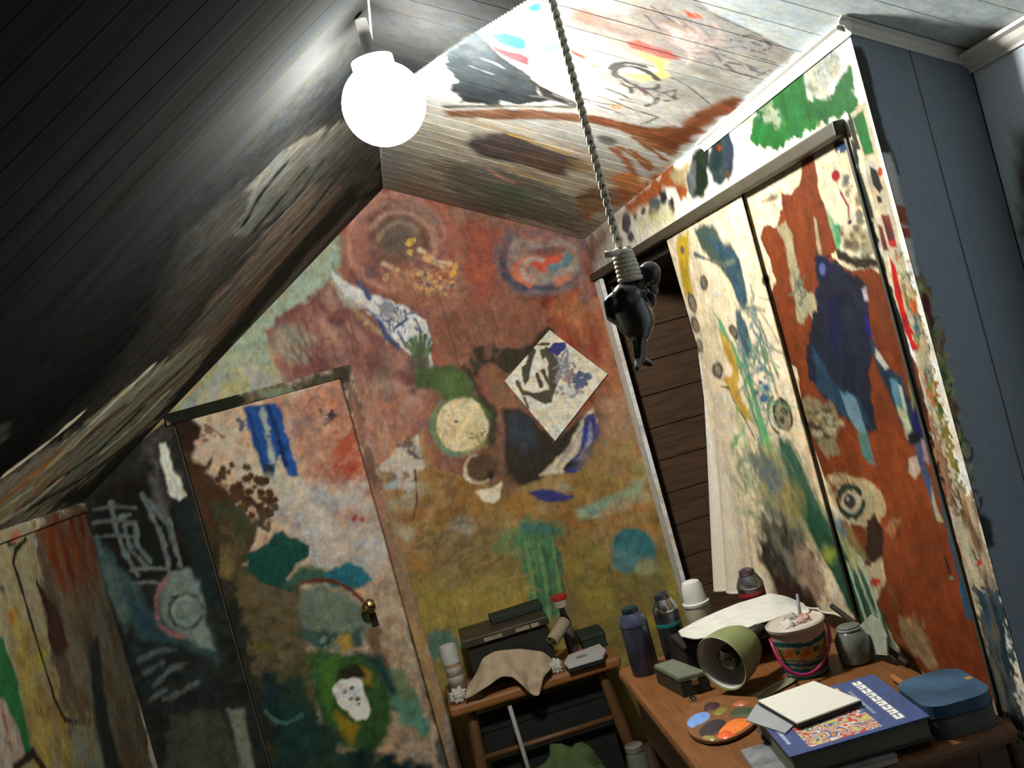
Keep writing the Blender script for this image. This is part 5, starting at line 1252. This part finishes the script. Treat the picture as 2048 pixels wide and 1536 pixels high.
# notepad
q = [Vector(atZ(x, y, bz + .024)) for x, y in ((1128, 1326), (1136, 1310), (1199, 1287), (1212, 1300), (1205, 1312), (1136, 1333))]
npd = empty('notepad', tuple(q[0]), 'white notepad lying on the right half of the bench top', 'notepad')
def poly_plate(name, q, dz, m, parent, bev=.001):
    c = sum(q, Vector()) / len(q)
    a = sum(((q[i] - c).to_2d().cross((q[(i + 1) % len(q)] - c).to_2d()) for i in range(len(q))))
    pl = [(v.x, v.y) for v in (q if a > 0 else q[::-1])]
    return prism(name, pl, q[0].z - dz, q[0].z, m, parent, bev)
q2 = [Vector((min(v.x, .47), min(v.y, 3.78), v.z)) for v in q]
poly_plate('pages', q2, .010, mat('white_paper', (0.4356, 0.429, 0.4158), rough=.8, var=.05), npd)
q3 = [Vector((v.x, v.y, bz + .013)) for v in q2]
poly_plate('cover', q3, .012, mat('black_cover', (0.0132, 0.0132, 0.0132), rough=.5), npd)
c = sum(q2, Vector()) / 6
o = crumple('scribble', (c.x - .01, c.y, c.z + .0005), (.02, .014, .0006), mat('grey_pencil', (0.165, 0.1716, 0.165), rough=.9), 5, npd)

# under the bench
crate = empty('storage_box', (.19, 3.655, 0), 'tall black lidded box filling the space under the bench', 'box')
M_CRATE = mat('black_crate', (.008, .009, .009), rough=.85)
box('base', (.185, 3.655, .155), (.44, .14, .31), M_CRATE, crate, .003); box('lid', (.185, 3.655, .322), (.45, .148, .024), M_CRATE, crate, .003)
o = crumple('green_cloth', (.21, 3.34, .115), (.12, .085, .15), mat('dull_green_cloth', (0.0495, 0.0792, 0.0231), rough=.9, bump=.3), 12); tag(o, 'rumpled dull green cloth heaped on the floor in front of the bench', 'cloth')
o = crumple('dark_red_cloth', (.035, 3.33, .06), (.055, .07, .085), mat('dark_red_cloth_weave', (0.0594, 0.0198, 0.0132), rough=.9, bump=.3), 15); tag(o, 'dark red brown cloth beside the green one on the floor', 'cloth')
p = atY(1267, 1492, 3.2)
jr = empty('glass_jar', (p[0], 3.2, 0), 'glass jar with a pale metal lid on the floor block below the desk', 'jar')
o = box('wood_block', (p[0], 3.2, .04), (.12, .12, .08), M_DKWOOD, None, .004); tag(o, 'low dark wooden block on the floor under the glass jar', 'block')
zj = p[2] + .02 - .09
jr.location.z = .0805
lathe('glass', [(.0, .0), (.028, .0), (.032, .004), (.032, max(.03, p[2] - .03 - .08)), (.026, max(.04, p[2] - .015 - .08))], mat('murky_glass', (0.1056, 0.132, 0.099), rough=.15, spec=.6), jr, (p[0], 3.2, .0805), n=22)
lathe('lid', [(.027, p[2] - .095), (.029, p[2] - .094), (.029, p[2] - .078), (.026, p[2] - .076)], mat('pale_metal_lid', (0.33, 0.3432, 0.3036), rough=.3, metal=.7), jr, (p[0], 3.2, .0805), n=22)
p = atY(1032, 1458, 3.46)
a0 = Vector(atY(1046, 1502, 3.46)); a1 = Vector(atY(1019, 1412, 3.46)); dd = (a0 - a1); f0 = a1.z / -dd.z
o = tube('pale_stick', [a1, a1 + dd * f0 * .999], .0075, mat('pale_painted_stick', (0.2772, 0.2772, 0.2508), rough=.6), None, n=10)
tag(o, 'thin pale stick standing in front of the bench under the rag', 'stick')

# ------------------------------------------------------------------ desk along the closet
M_DESK = mat('orange_varnished_wood', (0.132, 0.05148, 0.01452), rough=.42, var=.25, scale=4, stretch=(30, 2.5, 30))
M_DESKD = mat('brown_desk_side', (0.0726, 0.033, 0.0132), rough=.5, var=.25, scale=4, stretch=(2, 30, 30))
dx0, dx1, dy0, dy1, dz = .318, .800, 1.574, 2.45, .74
desk = empty('wooden_desk', ((dx0 + dx1) / 2, (dy0 + dy1) / 2, 0), 'orange brown wooden desk pushed lengthways against the closet, covered with art materials', 'desk')
box('desktop', ((dx0 + dx1) / 2, (dy0 + dy1) / 2, dz - .016), (dx1 - dx0, dy1 - dy0, .032), M_DESK, desk, .012)
box('side_panel', (dx0 + .030, (dy0 + dy1) / 2, dz - .10), (.02, dy1 - dy0 - .10, .13), M_DESKD, desk, .003)
box('side_panel', (dx1 - .030, (dy0 + dy1) / 2, dz - .10), (.02, dy1 - dy0 - .10, .13), M_DESKD, desk, .003)
box('rear_panel', ((dx0 + dx1) / 2, dy1 - .04, dz - .10), (dx1 - dx0 - .1, .02, .13), M_DESKD, desk, .003)
dr = box('drawer', ((dx0 + dx1) / 2, dy0 + .04, dz - .10), (dx1 - dx0 - .1, .022, .12), M_DESKD, desk, .004)
lathe('knob', [(.006, 0), (.006, .012), (.014, .018), (.015, .024), (.008, .03), (0, .031)], M_BRASS, dr, ((dx0 + dx1) / 2, dy0 + .03, dz - .10), Matrix.Rotation(math.radians(90), 3, 'X'), n=16)
for sx in (0, 1):
    for sy in (0, 1):
        box('leg', (dx0 + .045 + sx * (dx1 - dx0 - .09), dy0 + .05 + sy * (dy1 - dy0 - .10), (dz - .032) / 2), (.045, .045, dz - .032), M_DESKD, desk, .005)
box('rail', (dx0 + .045, (dy0 + dy1) / 2, .44), (.03, dy1 - dy0 - .14, .035), M_DESK, desk, .006)
box('rail', (dx1 - .045, (dy0 + dy1) / 2, .44), (.03, dy1 - dy0 - .14, .035), M_DESK, desk, .006)

def can(name, px, y, ztop_px, r, body, cap, label, capf=.10, dome=True, bands=(), shoulder=None):
    q = atY(px[0], px[1], y); h = atY(ztop_px[0], ztop_px[1], y)[2] - dz
    e = empty(name, (q[0], y, dz), label, 'spray can'); L0 = (q[0], y, dz)
    if dome:
        hs = h * (1 - capf) - r * .95; hb = h * (1 - capf)
        lathe('body', [(r * .94, 0), (r, .004), (r, hs)], body, e, L0, n=26)
        lathe('shoulder', [(r, hs), (r * 1.02, hs + .001), (r * 1.02, hs + .004), (r * .97, hs + r * .35), (r * .84, hs + r * .62), (r * .66, hb)], shoulder or body, e, L0, n=26)
        lathe('cap', [(r * .56, hb - .001), (r * .60, hb + .001), (r * .56, h - .004), (r * .3, h)], cap, e, L0, n=20)
    else:
        hb = h * (1 - capf)
        lathe('body', [(r * .94, 0), (r, .004), (r, hb)], body, e, L0, n=26)
        lathe('cap', [(r * 1.04, hb - .002), (r * 1.07, hb), (r * 1.07, hb + .006), (r * .92, hb + .008), (r * .80, h - .012), (r * .66, h - .003), (r * .4, h)], cap, e, L0, n=26)
    for (a, b_, mm) in bands:
        lathe('label_band', [(r * 1.005, a * h), (r * 1.01, a * h + .001), (r * 1.01, b_ * h - .001), (r * 1.005, b_ * h)], mm, e, L0, n=26)
    return e
M_SLATE = mat('slate_blue_can', (.026, .032, .06), rough=.28, spec=.7, var=.25); M_SLATED = mat('dark_teal_cap', (.008, .02, .018), rough=.3)
can('spray_can', (1292, 1340), 2.36, (1274, 1206), .032, M_SLATE, M_SLATED, 'slate blue spray can with a dark green cap on the desk corner')
M_DARKCAN = mat('dark_printed_can', (.018, .018, .022), rough=.3, spec=.6, var=.4, scale=60); M_SILVER = mat('silver_dome', (.5, .5, .46), rough=.22, metal=1.0)
can('spray_can', (1352, 1300), 2.40, (1333, 1180), .030, M_DARKCAN, M_DARKCAN, 'dark spray can with a shiny silver dome between the slate and cream cans', bands=((.50, .56, mat('teal_dots', (.012, .13, .13), rough=.4)),), shoulder=M_SILVER)
M_CREAMCAN = mat('cream_can', (.33, .29, .21), rough=.5, var=.08)
can('spray_can', (1404, 1250), 2.41, (1390, 1158), .030, M_CREAMCAN, M_CAPW, 'cream spray can with a white cap behind the creased sheet', .36, dome=False)
M_MAROON = mat('maroon_can', (.035, .012, .017), rough=.25, spec=.6, var=.3)
can('spray_can', (1508, 1200), 2.38, (1498, 1134), .031, M_MAROON, mat('plum_cap', (.05, .03, .04), rough=.2, spec=.7), 'maroon spray can in front of the hanging cloth, behind the creased sheet', bands=((.60, .66, mat('red_print', (.22, .015, .015), rough=.4)), (.46, .54, mat('blue_print', (.03, .08, .13), rough=.4))), shoulder=mat('steel_shoulder', (.3, .28, .3), rough=.2, metal=.9))

# black box that carries the crumpled sheet, and the small grey-green box in front
bb = empty('black_box', (.55, 2.27, dz), 'black box under the crumpled white sheet at the back of the desk', 'box')
M_BLACKBOX = mat('black_card', (0.00792, 0.00792, 0.00792), rough=.6)
box('base', (.545, 2.285, dz + .03), (.20, .11, .06), M_BLACKBOX, bb, .004); box('lid', (.545, 2.285, dz + .066), (.206, .116, .012), M_BLACKBOX, bb, .004)
q = [Vector(atZ(x, y, dz + .042)) for x, y in ((1306, 1330), (1346, 1317))]; w = Vector(atZ(1358, 1357, dz + .042)); w2 = Vector(atZ(1414, 1342, dz + .042))
gb = empty('grey_green_box', tuple((q[0] + w2) / 2), 'grey green metal box on the left of the desk below the spray cans', 'box'); gb.location.z = dz
M_GREYGREEN = mat('grey_green_tin', (0.099, 0.1122, 0.0792), rough=.4, var=.15)
poly_plate('base', [Vector((v.x, v.y, dz + .030)) for v in (q[0], w, w2, q[1])], .030, mat('dark_tin_side', (0.0198, 0.02112, 0.01716), rough=.5), gb)
poly_plate('lid', [Vector((v.x, v.y, dz + .042)) for v in (q[0], w, w2, q[1])], .011, M_GREYGREEN, gb, .002)
f0 = (w + w2) / 2
box('clasp', (f0.x, f0.y - .002, dz + .028), (.014, .004, .012), M_SILVER, gb, .001, rz=math.atan2(w2.y - w.y, w2.x - w.x))
# crumpled sheet
up = curve([(1356, 1262), (1396, 1240), (1436, 1222), (1476, 1206), (1510, 1196), (1540, 1186), (1572, 1192), (1606, 1206)], 60)
dn = curve([(1362, 1272), (1388, 1278), (1430, 1273), (1470, 1264), (1520, 1246), (1570, 1232), (1600, 1226), (1622, 1224)], 60)
up = smooth1(up); dn = smooth1(dn); P = np.zeros((60, 30, 3))
for i in range(60):
    for j in range(30):
        f = j / 29; x = dn[i] * (1 - f) + up[i] * f; u = i / 59
        w_ = .026 * (float(fbm(np.array(u * 7 + 2), np.array(f * 3 + 4))) - .5) * 2 + .006 * math.sin(u * 24 + f * 4)
        p = atY(x[0], x[1], 2.17 + .17 * f + .3 * w_); P[i, j] = p
o = sheet('crumpled_sheet', P, mat('creased_white_paper', (0.4884, 0.4884, 0.4356), rough=.8, var=.1, scale=30, bump=.25), None, .0012)
tag(o, 'creased white sheet draped over the black box at the back of the desk', 'paper')

# lamp head lying on the desk
ax = Vector((.80, .58, .10)).normalized()
oc = Vector(atY(1443, 1327, 2.03)); rot = ax.to_track_quat('Z', 'Y').to_matrix()
lh = empty('desk_lamp_head', (oc.x, oc.y, dz), 'olive bell shaped lamp head lying on the desk with its white inside showing', 'lamp')
M_OLIVE = mat('olive_enamel', (0.1518, 0.1782, 0.0726), rough=.42, var=.12); M_INNER = mat('white_enamel', (0.4752, 0.4752, 0.4356), rough=.35)
lathe('shade', [(.054, 0), (.057, -.002), (.058, 0), (.057, .02), (.054, .045), (.048, .068), (.040, .086), (.028, .096), (.024, .100)], M_OLIVE, lh, oc, rot, n=36, caps=False)
lathe('reflector', [(.0545, .001), (.054, .02), (.050, .044), (.044, .064), (.034, .08), (.02, .085), (0, .085)], M_INNER, lh, oc, rot, n=36, caps=False)
lathe('bulb', [(.010, .082), (.012, .06), (.022, .044), (.026, .030), (.022, .016), (.010, .008), (0, .007)], mat('dark_bulb_glass', (0.00792, 0.00792, 0.0066), rough=.06, spec=.8), lh, oc, rot, n=24)
e0 = oc + ax * .098; tube('neck', [e0, e0 + ax * .04, e0 + ax * .06 + Vector((.01, .005, -.012)), e0 + ax * .07 + Vector((.03, .0, -.03))], [.018, .016, .012, .010], mat('black_neck', (0.0099, 0.0099, 0.0099), rough=.4), lh)
# painted bucket
bc = atZ(1628, 1352, dz); bx_, by_ = bc[0], bc[1] + .03
bk = empty('craft_bucket', (bx_, by_, dz), 'small teal bucket with yellow label, white rim and magenta handle, full of tissue', 'bucket')
nA, nZ = 72, 40; hb = .104
A, Zz = np.meshgrid(np.linspace(0, 2 * math.pi, nA), np.linspace(0, 1, nZ), indexing='ij')
R_ = .043 + .014 * Zz
P = np.stack([bx_ + R_ * np.cos(A), by_ + R_ * np.sin(A), dz + .001 + hb * Zz], -1)
teal, cream, yel, org, blu = np.array([.008, .085, .09]), np.array([.36, .31, .24]), np.array([.40, .22, .045]), np.array([.34, .09, .015]), np.array([.03, .085, .16])
C = np.zeros(P.shape) + teal
wv = Zz + .02 * np.sin(A * 3)
for lo, hi, c in ((.05, .10, cream * .6), (.13, .17, blu), (.22, .27, cream * .7), (.33, .38, cream * .6)): C[(wv > lo) & (wv < hi)] = c
front = (np.cos(A + math.pi * .62) > .25)
lab = (wv > .40) & (wv < .66) & front
C[lab] = yel; nz = fbm(A * 2.6, Zz * 7, 2); C[lab & (nz > .56)] = org; C[lab & (nz < .38)] = teal; C[lab & ((wv > .61) | (wv < .44))] = cream * np.array([1, .85, .5])
C[wv > .76] = cream
g_ = grid_obj('body', P, C, M_PAINT, bk, smooth=True)
lathe('rim', [(.0545, hb - .006), (.059, hb - .004), (.060, hb + .002), (.057, hb + .005), (.0535, hb + .002)], mat('white_rim', (0.3828, 0.3432, 0.2904), rough=.5), bk, (bx_, by_, dz), n=40)
lathe('inside', [(.0, .06), (.048, .06), (.0545, hb)], M_CAPW, bk, (bx_, by_, dz), n=30, caps=False)
hp = []
for i in range(25):
    t = math.pi * i / 24; hp.append((bx_ - .02 * math.sin(t) + .061 * math.cos(t), by_ - .055 * math.sin(t) ** .7 - .008, dz + hb * .86 - .070 * math.sin(t)))
tube('handle', hp, .0032, mat('magenta_handle', (0.2772, 0.0132, 0.0792), rough=.4), bk, n=8)
for k, (ox, oy, s_, mm) in enumerate(((-.016, -.012, .021, M_TISSUE), (.014, -.01, .02, mat('pink_tissue', (0.363, 0.2244, 0.1782), rough=.9)), (0, .016, .022, mat('grey_tissue', (0.2508, 0.2376, 0.198), rough=.9)), (.022, .014, .015, mat('orange_scrap', (0.3036, 0.132, 0.0528), rough=.8)))):
    o = crumple('tissue_wad', (bx_ + ox, by_ + oy, dz + hb - .006), (s_, s_, s_ * .9), mm, 20 + k); tag(o, ['white crumpled tissue at the front left in the teal bucket', 'pinkish crumpled tissue at the right in the teal bucket', 'greyish crumpled tissue at the back in the teal bucket', 'small orange scrap at the back right in the teal bucket'][k], 'tissue')
o = tube('brush_handle', [(bx_ + .012, by_ + .012, dz + .064), (bx_ + .03, by_ + .03, dz + .150)], [.004, .003], mat('grey_handle', (0.1452, 0.1518, 0.1716), rough=.5), None, n=8); tag(o, 'grey brush handle sticking up out of the teal bucket', 'brush')
# jar behind, white curved plate and orange stub beside it
p = atZ(1712, 1332, dz)
jr = empty('cloudy_jar', (.738, p[1] + .02, dz), 'cloudy grey glass jar between the teal bucket and the closet door', 'jar')
hj = atY(1694, 1252, p[1] + .02)[2] - dz
lathe('glass', [(.028, 0), (.033, .005), (.034, hj * .62), (.026, hj * .86), (.022, hj * .9), (.022, hj)], mat('cloudy_glass', (0.1056, 0.1188, 0.1023), rough=.2, spec=.6, var=.35, scale=40), jr, (.738, p[1] + .02, dz), n=26)
lathe('neck_ring', [(.0225, hj * .90), (.0245, hj * .91), (.0245, hj * .95), (.0225, hj * .96)], mat('pale_glass_ring', (0.198, 0.2112, 0.1914), rough=.2), jr, (.738, p[1] + .02, dz), n=26)
q = [(1748, 1348), (1750, 1306), (1762, 1290), (1782, 1304), (1802, 1334), (1814, 1368), (1786, 1362)]
P3 = [Vector(atX(x, y, .792 - .0)) for x, y in q]; zmin = min(v.z for v in P3)
bm = bmesh.new(); off = dz + .002 - zmin
va = [bm.verts.new((v.x - .03 * (1 - (v.z - zmin) / .1) , v.y, v.z + off)) for v in P3]; vb = [bm.verts.new((v.co.x + .003, v.co.y, v.co.z)) for v in va]
bm.faces.new(va); bm.faces.new(vb[::-1])
for i in range(len(va)): bm.faces.new((va[i], vb[i], vb[(i + 1) % len(va)], va[(i + 1) % len(va)]))
o = bm_obj('plastic_lid', bm, mat('pale_green_plastic', (0.2244, 0.2376, 0.1848), rough=.5, var=.25, scale=40), None); tag(o, 'pale rounded plastic lid leaning against the closet door beside the jar', 'lid')
a0 = Vector(atZ(1786, 1354, dz + .008)); a1 = Vector(atZ(1818, 1376, dz + .008))
o = tube('orange_crayon', [a0, a0.lerp(a1, .9), a1], [.006, .006, .002], mat('orange_wax', (0.264, 0.1122, 0.033), rough=.6), None, n=8); tag(o, 'short orange crayon on the desk at the foot of the pale plastic lid', 'crayon')
a0 = Vector(atX(1664, 1212, .790)); a1 = Vector(atX(1830, 1382, .794)); a1.z = max(a1.z, dz + .006)
o = tube('dark_stick', [a0, a0.lerp(a1, .5), a1], .0062, mat('dark_brown_stick', (0.0198, 0.0132, 0.00792), rough=.6), None, n=8); tag(o, 'long dark brown stick leaning along the closet door above the desk', 'stick')

# palette
pal_px = [(1371, 1442), (1378, 1424), (1400, 1404), (1436, 1391), (1476, 1387), (1508, 1393), (1524, 1408), (1522, 1428), (1504, 1452), (1468, 1474), (1430, 1483), (1398, 1478), (1378, 1464)]
def plan(pp, z): return [Vector(atZ(x, y, z)) for x, y in pp]
M_PAL = mat('palette_wood', (0.1452, 0.0594, 0.0198), rough=.5, var=.2, scale=5, stretch=(30, 4, 4))
pc = plan([(1448, 1436)], dz)[0]
pal = empty('paint_palette', tuple(pc), 'oval wooden palette with blobs of blue, dark, green and orange paint near the desk edge', 'palette')
def cr(pp, n=4):
    out = []; k = len(pp)
    for i in range(k):
        p0, p1, p2, p3 = [np.array(pp[(i + j - 1) % k], float) for j in range(4)]
        for s in range(n):
            t = s / n; out.append(tuple(.5 * ((2 * p1) + (-p0 + p2) * t + (2 * p0 - 5 * p1 + 4 * p2 - p3) * t * t + (-p0 + 3 * p1 - 3 * p2 + p3) * t ** 3)))
    return out
poly_plate('board', [v for v in plan(cr(pal_px), dz + .009)], .006, M_PAL, pal, .0015)
def dab(pp, c, h, parent, z, nm='paint_dab', rough=.35):
    q = plan(cr([(x, y) for x, y in pp], 3), z); ce = sum(q, Vector()) / len(q); k = len(q); vs = [tuple(v) for v in q]; fs = []
    for rr, hh in ((.72, .75), (.35, 1.0)):
        vs += [(ce.x + (v.x - ce.x) * rr, ce.y + (v.y - ce.y) * rr, z + h * hh * (.8 + .4 * random.Random(int(v.x * 9e5)).random())) for v in q]
    vs.append((ce.x, ce.y, z + h))
    for r in range(2):
        for i in range(k): fs.append((r * k + i, r * k + (i + 1) % k, (r + 1) * k + (i + 1) % k, (r + 1) * k + i))
    for i in range(k): fs.append((2 * k + i, 2 * k + (i + 1) % k, 3 * k))
    return mesh_obj(nm, vs, fs, mat('oil_dab', c, rough=rough, var=.2, scale=80), parent, smooth=True)
zp = dz + .0092
for pp, c in (([(1374, 1447), (1384, 1432), (1406, 1424), (1420, 1428), (1416, 1440), (1396, 1450), (1384, 1456)], (.14, .27, .55)),
              ([(1398, 1462), (1412, 1446), (1436, 1438), (1452, 1444), (1446, 1456), (1424, 1470), (1404, 1472)], (.035, .028, .03)),
              ([(1438, 1466), (1448, 1450), (1470, 1438), (1498, 1438), (1502, 1446), (1480, 1462), (1456, 1472)], (.62, .16, .03)),
              ([(1434, 1474), (1442, 1464), (1464, 1464), (1470, 1470), (1450, 1478)], (.6, .09, .03)),
              ([(1460, 1430), (1468, 1418), (1494, 1414), (1514, 1420), (1508, 1430), (1480, 1434)], (.045, .065, .03)),
              ([(1408, 1422), (1412, 1408), (1432, 1404), (1440, 1410), (1428, 1420)], (.05, .022, .026)),
              ([(1426, 1428), (1434, 1420), (1452, 1414), (1456, 1420), (1440, 1430)], (.16, .15, .03)),
              ([(1464, 1412), (1478, 1402), (1500, 1402), (1492, 1410)], (.3, .09, .035)),
              ([(1404, 1476), (1416, 1472), (1434, 1476), (1424, 1482)], (.24, .2, .05))):
    dab(pp, c, .0035, pal, zp)
p = plan([(1386, 1402)], dz)[0]
o = lathe('tube_cap', [(.0085, 0), (.009, .001), (.008, .006), (.006, .009), (0, .0095)], M_SILVER, None, (p.x, p.y, dz), n=18); tag(o, 'tiny shiny silver cap lying on the desk behind the palette', 'cap')
# loose papers and brush behind the canvas
q = plan([(1484, 1394), (1516, 1384), (1560, 1362), (1576, 1354), (1560, 1372), (1524, 1392), (1496, 1400)], dz + .0022)
o = poly_plate('paper_scrap', q, .0012, mat('cream_paper', (0.4092, 0.3696, 0.264), rough=.8), None, 0); tag(o, 'cream paper scrap on the desk behind the blank canvas panel', 'paper')
q = plan([(1510, 1400), (1530, 1380), (1586, 1352), (1600, 1350), (1590, 1362), (1540, 1390), (1520, 1404)], dz + .0042)
o = poly_plate('paper_scrap', q, .0012, mat('khaki_paper', (0.1584, 0.1386, 0.0792), rough=.8), None, 0); tag(o, 'khaki paper scrap overlapping the cream one behind the blank canvas panel', 'paper')
q = plan([(1680, 1380), (1706, 1366), (1726, 1362), (1728, 1374), (1704, 1388), (1690, 1390)], dz + .012)
o = poly_plate('pink_card', q, .010, mat('dull_pink_card', (0.1716, 0.0495, 0.0858), rough=.7), None, .001); tag(o, 'dull pink card peeping out behind the blue picture book', 'card')

# stacked paper and the blue art book
zb0, zb1 = dz + .003, .792
c_fl, c_fr, c_br = [np.array(atZ(x, y, zb1)) for x, y in ((1580, 1514), (1860, 1432), (1756, 1345))]
c_bl = c_fl + (c_br - c_fr)
bq = [Vector(v) for v in (c_fl, c_fr, c_br, c_bl)]
bctr = sum(bq, Vector()) / 4
mg = empty('magazine', (bctr.x - .06, bctr.y - .03, dz), 'pale dog-eared magazine under the left side of the blue picture book', 'magazine')
ang = math.atan2(c_fr[1] - c_fl[1], c_fr[0] - c_fl[0])
def obox(name, u0, u1, v0, v1, z0, z1, m, parent, bev=.001, tw=0.0):
    """box in the book's own frame (u along its front edge, v away from the viewer), metres from its front left corner"""
    ca, sa = math.cos(ang + tw), math.sin(ang + tw)
    f = lambda u, v: (c_fl[0] + u * ca - v * sa, c_fl[1] + u * sa + v * ca)
    return prism(name, [f(u0, v0), f(u1, v0), f(u1, v1), f(u0, v1)], z0, z1, m, parent, bev)
BW = float(np.linalg.norm(c_fr - c_fl)); BD = float(np.linalg.norm(c_br - c_fr))
M_PAGE = mat('page_edges', (0.33, 0.3102, 0.264), rough=.85, var=.2, scale=200, stretch=(1, 1, 20)); M_DARKBK = mat('dark_book_cloth', (0.033, 0.0363, 0.0264), rough=.6)
obox('pages', -.045, .16, -.012, .17, dz + .0005, dz + .012, M_PAGE, mg); obox('cover', -.046, .161, -.013, .171, dz + .012, dz + .0135, mat('grey_cover', (0.1452, 0.1518, 0.1584), rough=.5, var=.4, scale=30), mg, 0)
bkk = empty('picture_book', tuple(bctr), 'thick blue picture book with a many coloured abstract cover and white lettering', 'book'); bkk.location.z = dz + .014
zb0 = dz + .0145
obox('back_cover', 0, BW, 0, BD, zb0, zb0 + .0025, M_DARKBK, bkk)
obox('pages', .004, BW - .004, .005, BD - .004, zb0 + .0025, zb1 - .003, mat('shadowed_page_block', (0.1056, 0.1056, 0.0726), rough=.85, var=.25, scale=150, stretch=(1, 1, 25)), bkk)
nU, nV = 160, 130
Ug, Vg = np.meshgrid(np.linspace(0, BW, nU), np.linspace(0, BD, nV), indexing='ij')
ca, sa = math.cos(ang), math.sin(ang)
P = np.stack([c_fl[0] + Ug * ca - Vg * sa, c_fl[1] + Ug * sa + Vg * ca, np.full(Ug.shape, zb1)], -1)
C = np.zeros(P.shape) + np.array([.042, .065, .17]); C *= (1 + .5 * (fbm(Ug * 60, Vg * 60) - .5))[..., None]
un, vn = Ug / BW, Vg / BD
art = (un > .16) & (un < .68) & (vn > .06) & (vn < .94)
cols = [(.42, .05, .04), (.55, .48, .38), (.07, .12, .26), (.5, .2, .05), (.3, .42, .4), (.12, .09, .16), (.45, .42, .08), (.35, .3, .26)]
k1 = fbm(Ug * 70 + 3, Vg * 70, 2); k2 = fbm(Ug * 50 + 40, Vg * 50 + 9, 2)
idx = ((k1 * 1.2 + k2 * 1.7) * 5.5).astype(int) % len(cols)
for i, c in enumerate(cols): C[art & (idx == i)] = c
# lettering: block capitals run up the right-hand side of the cover, with a fainter line beside them
def letters(u0, u1, v0, v1, n, col, seed):
    r = random.Random(seed); w = (v1 - v0) / n
    for k in range(n):
        a = v0 + k * w; b = a + w * .84
        C[(un > u0) & (un < u1) & (vn > a) & (vn < b)] = col
        if k % 2 == 0: C[(un > u0 + (u1 - u0) * .38) & (un < u0 + (u1 - u0) * .62) & (vn > a + w * .3) & (vn < b)] = (.07, .1, .24)
        else: C[(un > u0) & (un < u0 + (u1 - u0) * .6) & (vn > a + w * .34) & (vn < a + w * .54)] = (.07, .1, .24)
letters(.80, .865, .10, .96, 9, (.66, .66, .58), 1)
letters(.715, .74, .30, .80, 10, (.22, .26, .34), 2)
letters(.05, .07, .20, .5, 7, (.3, .34, .44), 3)
o = grid_obj('front_cover', P, C, mat('glossy_cover', None, rough=.4, var=.05, scale=100, attr='paint', spec=.4), bkk)
obox('cover_board', 0, BW, 0, BD, zb1 - .003, zb1 - .0004, mat('blue_board', (0.033, 0.0528, 0.132), rough=.5), bkk, 0)
# grey paper and blank canvas on the book
q = plan([(1512, 1408), (1596, 1442), (1570, 1466), (1492, 1440)], zb1 + .003)
o = poly_plate('grey_paper', q, .0022, mat('pale_grey_paper', (0.2376, 0.2508, 0.264), rough=.8, var=.08), None, 0); tag(o, 'pale grey paper sticking out under the left side of the blank canvas panel', 'paper')
q = plan([(1516, 1401), (1628, 1361), (1722, 1399), (1594, 1446)], zb1 + .013)
cv = empty('canvas_panel', tuple(sum(q, Vector()) / 4), 'blank white canvas panel lying on the blue picture book', 'canvas'); cv.location.z = zb1 + .004
poly_plate('canvas', q, .003, mat('primed_canvas', (0.528, 0.5214, 0.462), rough=.85, var=.05, scale=300, bump=.15), cv, .0008)
poly_plate('backing_board', [Vector((v.x, v.y, zb1 + .0098)) for v in q], .0062, mat('dark_board_edge', (0.0132, 0.0132, 0.01188), rough=.7), cv, .0004)
# rounded blue case at the right
zc1 = dz + .056
def rrect(u0, u1, v0, v1, r, z, n=7):
    out = []
    for (cu, cv_, a0) in ((u1 - r, v0 + r, -90), (u1 - r, v1 - r, 0), (u0 + r, v1 - r, 90), (u0 + r, v0 + r, 180)):
        for i in range(n):
            t = math.radians(a0 + 90 * i / (n - 1)); out.append((cu + r * math.cos(t), cv_ + r * math.sin(t)))
    c_, s_ = math.cos(ang), math.sin(ang)
    return [Vector((c_fl[0] + u * c_ - v * s_, c_fl[1] + u * s_ + v * c_, z)) for u, v in out]
q = rrect(BW + .004, BW + .118, .012, .158, .034, zc1)
q = [Vector((min(v.x, .805), v.y, v.z)) for v in q]
cs = empty('blue_case', tuple(sum(q, Vector()) / len(q)), 'blue zipped case with rounded corners beside the picture book on the front of the desk', 'case'); cs.location.z = dz
M_CASEB = mat('worn_blue_case', (0.0231, 0.0627, 0.1122), rough=.5, var=.45, scale=16); M_CASED = mat('grey_case_side', (0.0561, 0.0627, 0.0561), rough=.6, var=.35, scale=30)
poly_plate('lower_shell', [Vector((v.x, v.y, dz + .034)) for v in q], .033, M_CASED, cs, .0)
poly_plate('lid', q, .022, M_CASEB, cs, .0)
cq = sum(q, Vector()) / len(q)
poly_plate('zip', [Vector((cq.x + (v.x - cq.x) * 1.01, cq.y + (v.y - cq.y) * 1.01, dz + .0365)) for v in q], .003, mat('dark_zip', (0.0132, 0.0165, 0.0198), rough=.6), cs, 0)
dab([(1928, 1356), (1938, 1352), (1946, 1355), (1938, 1359)], (.3, .17, .04), .001, cs, zc1 + .0004, 'paint_spot')
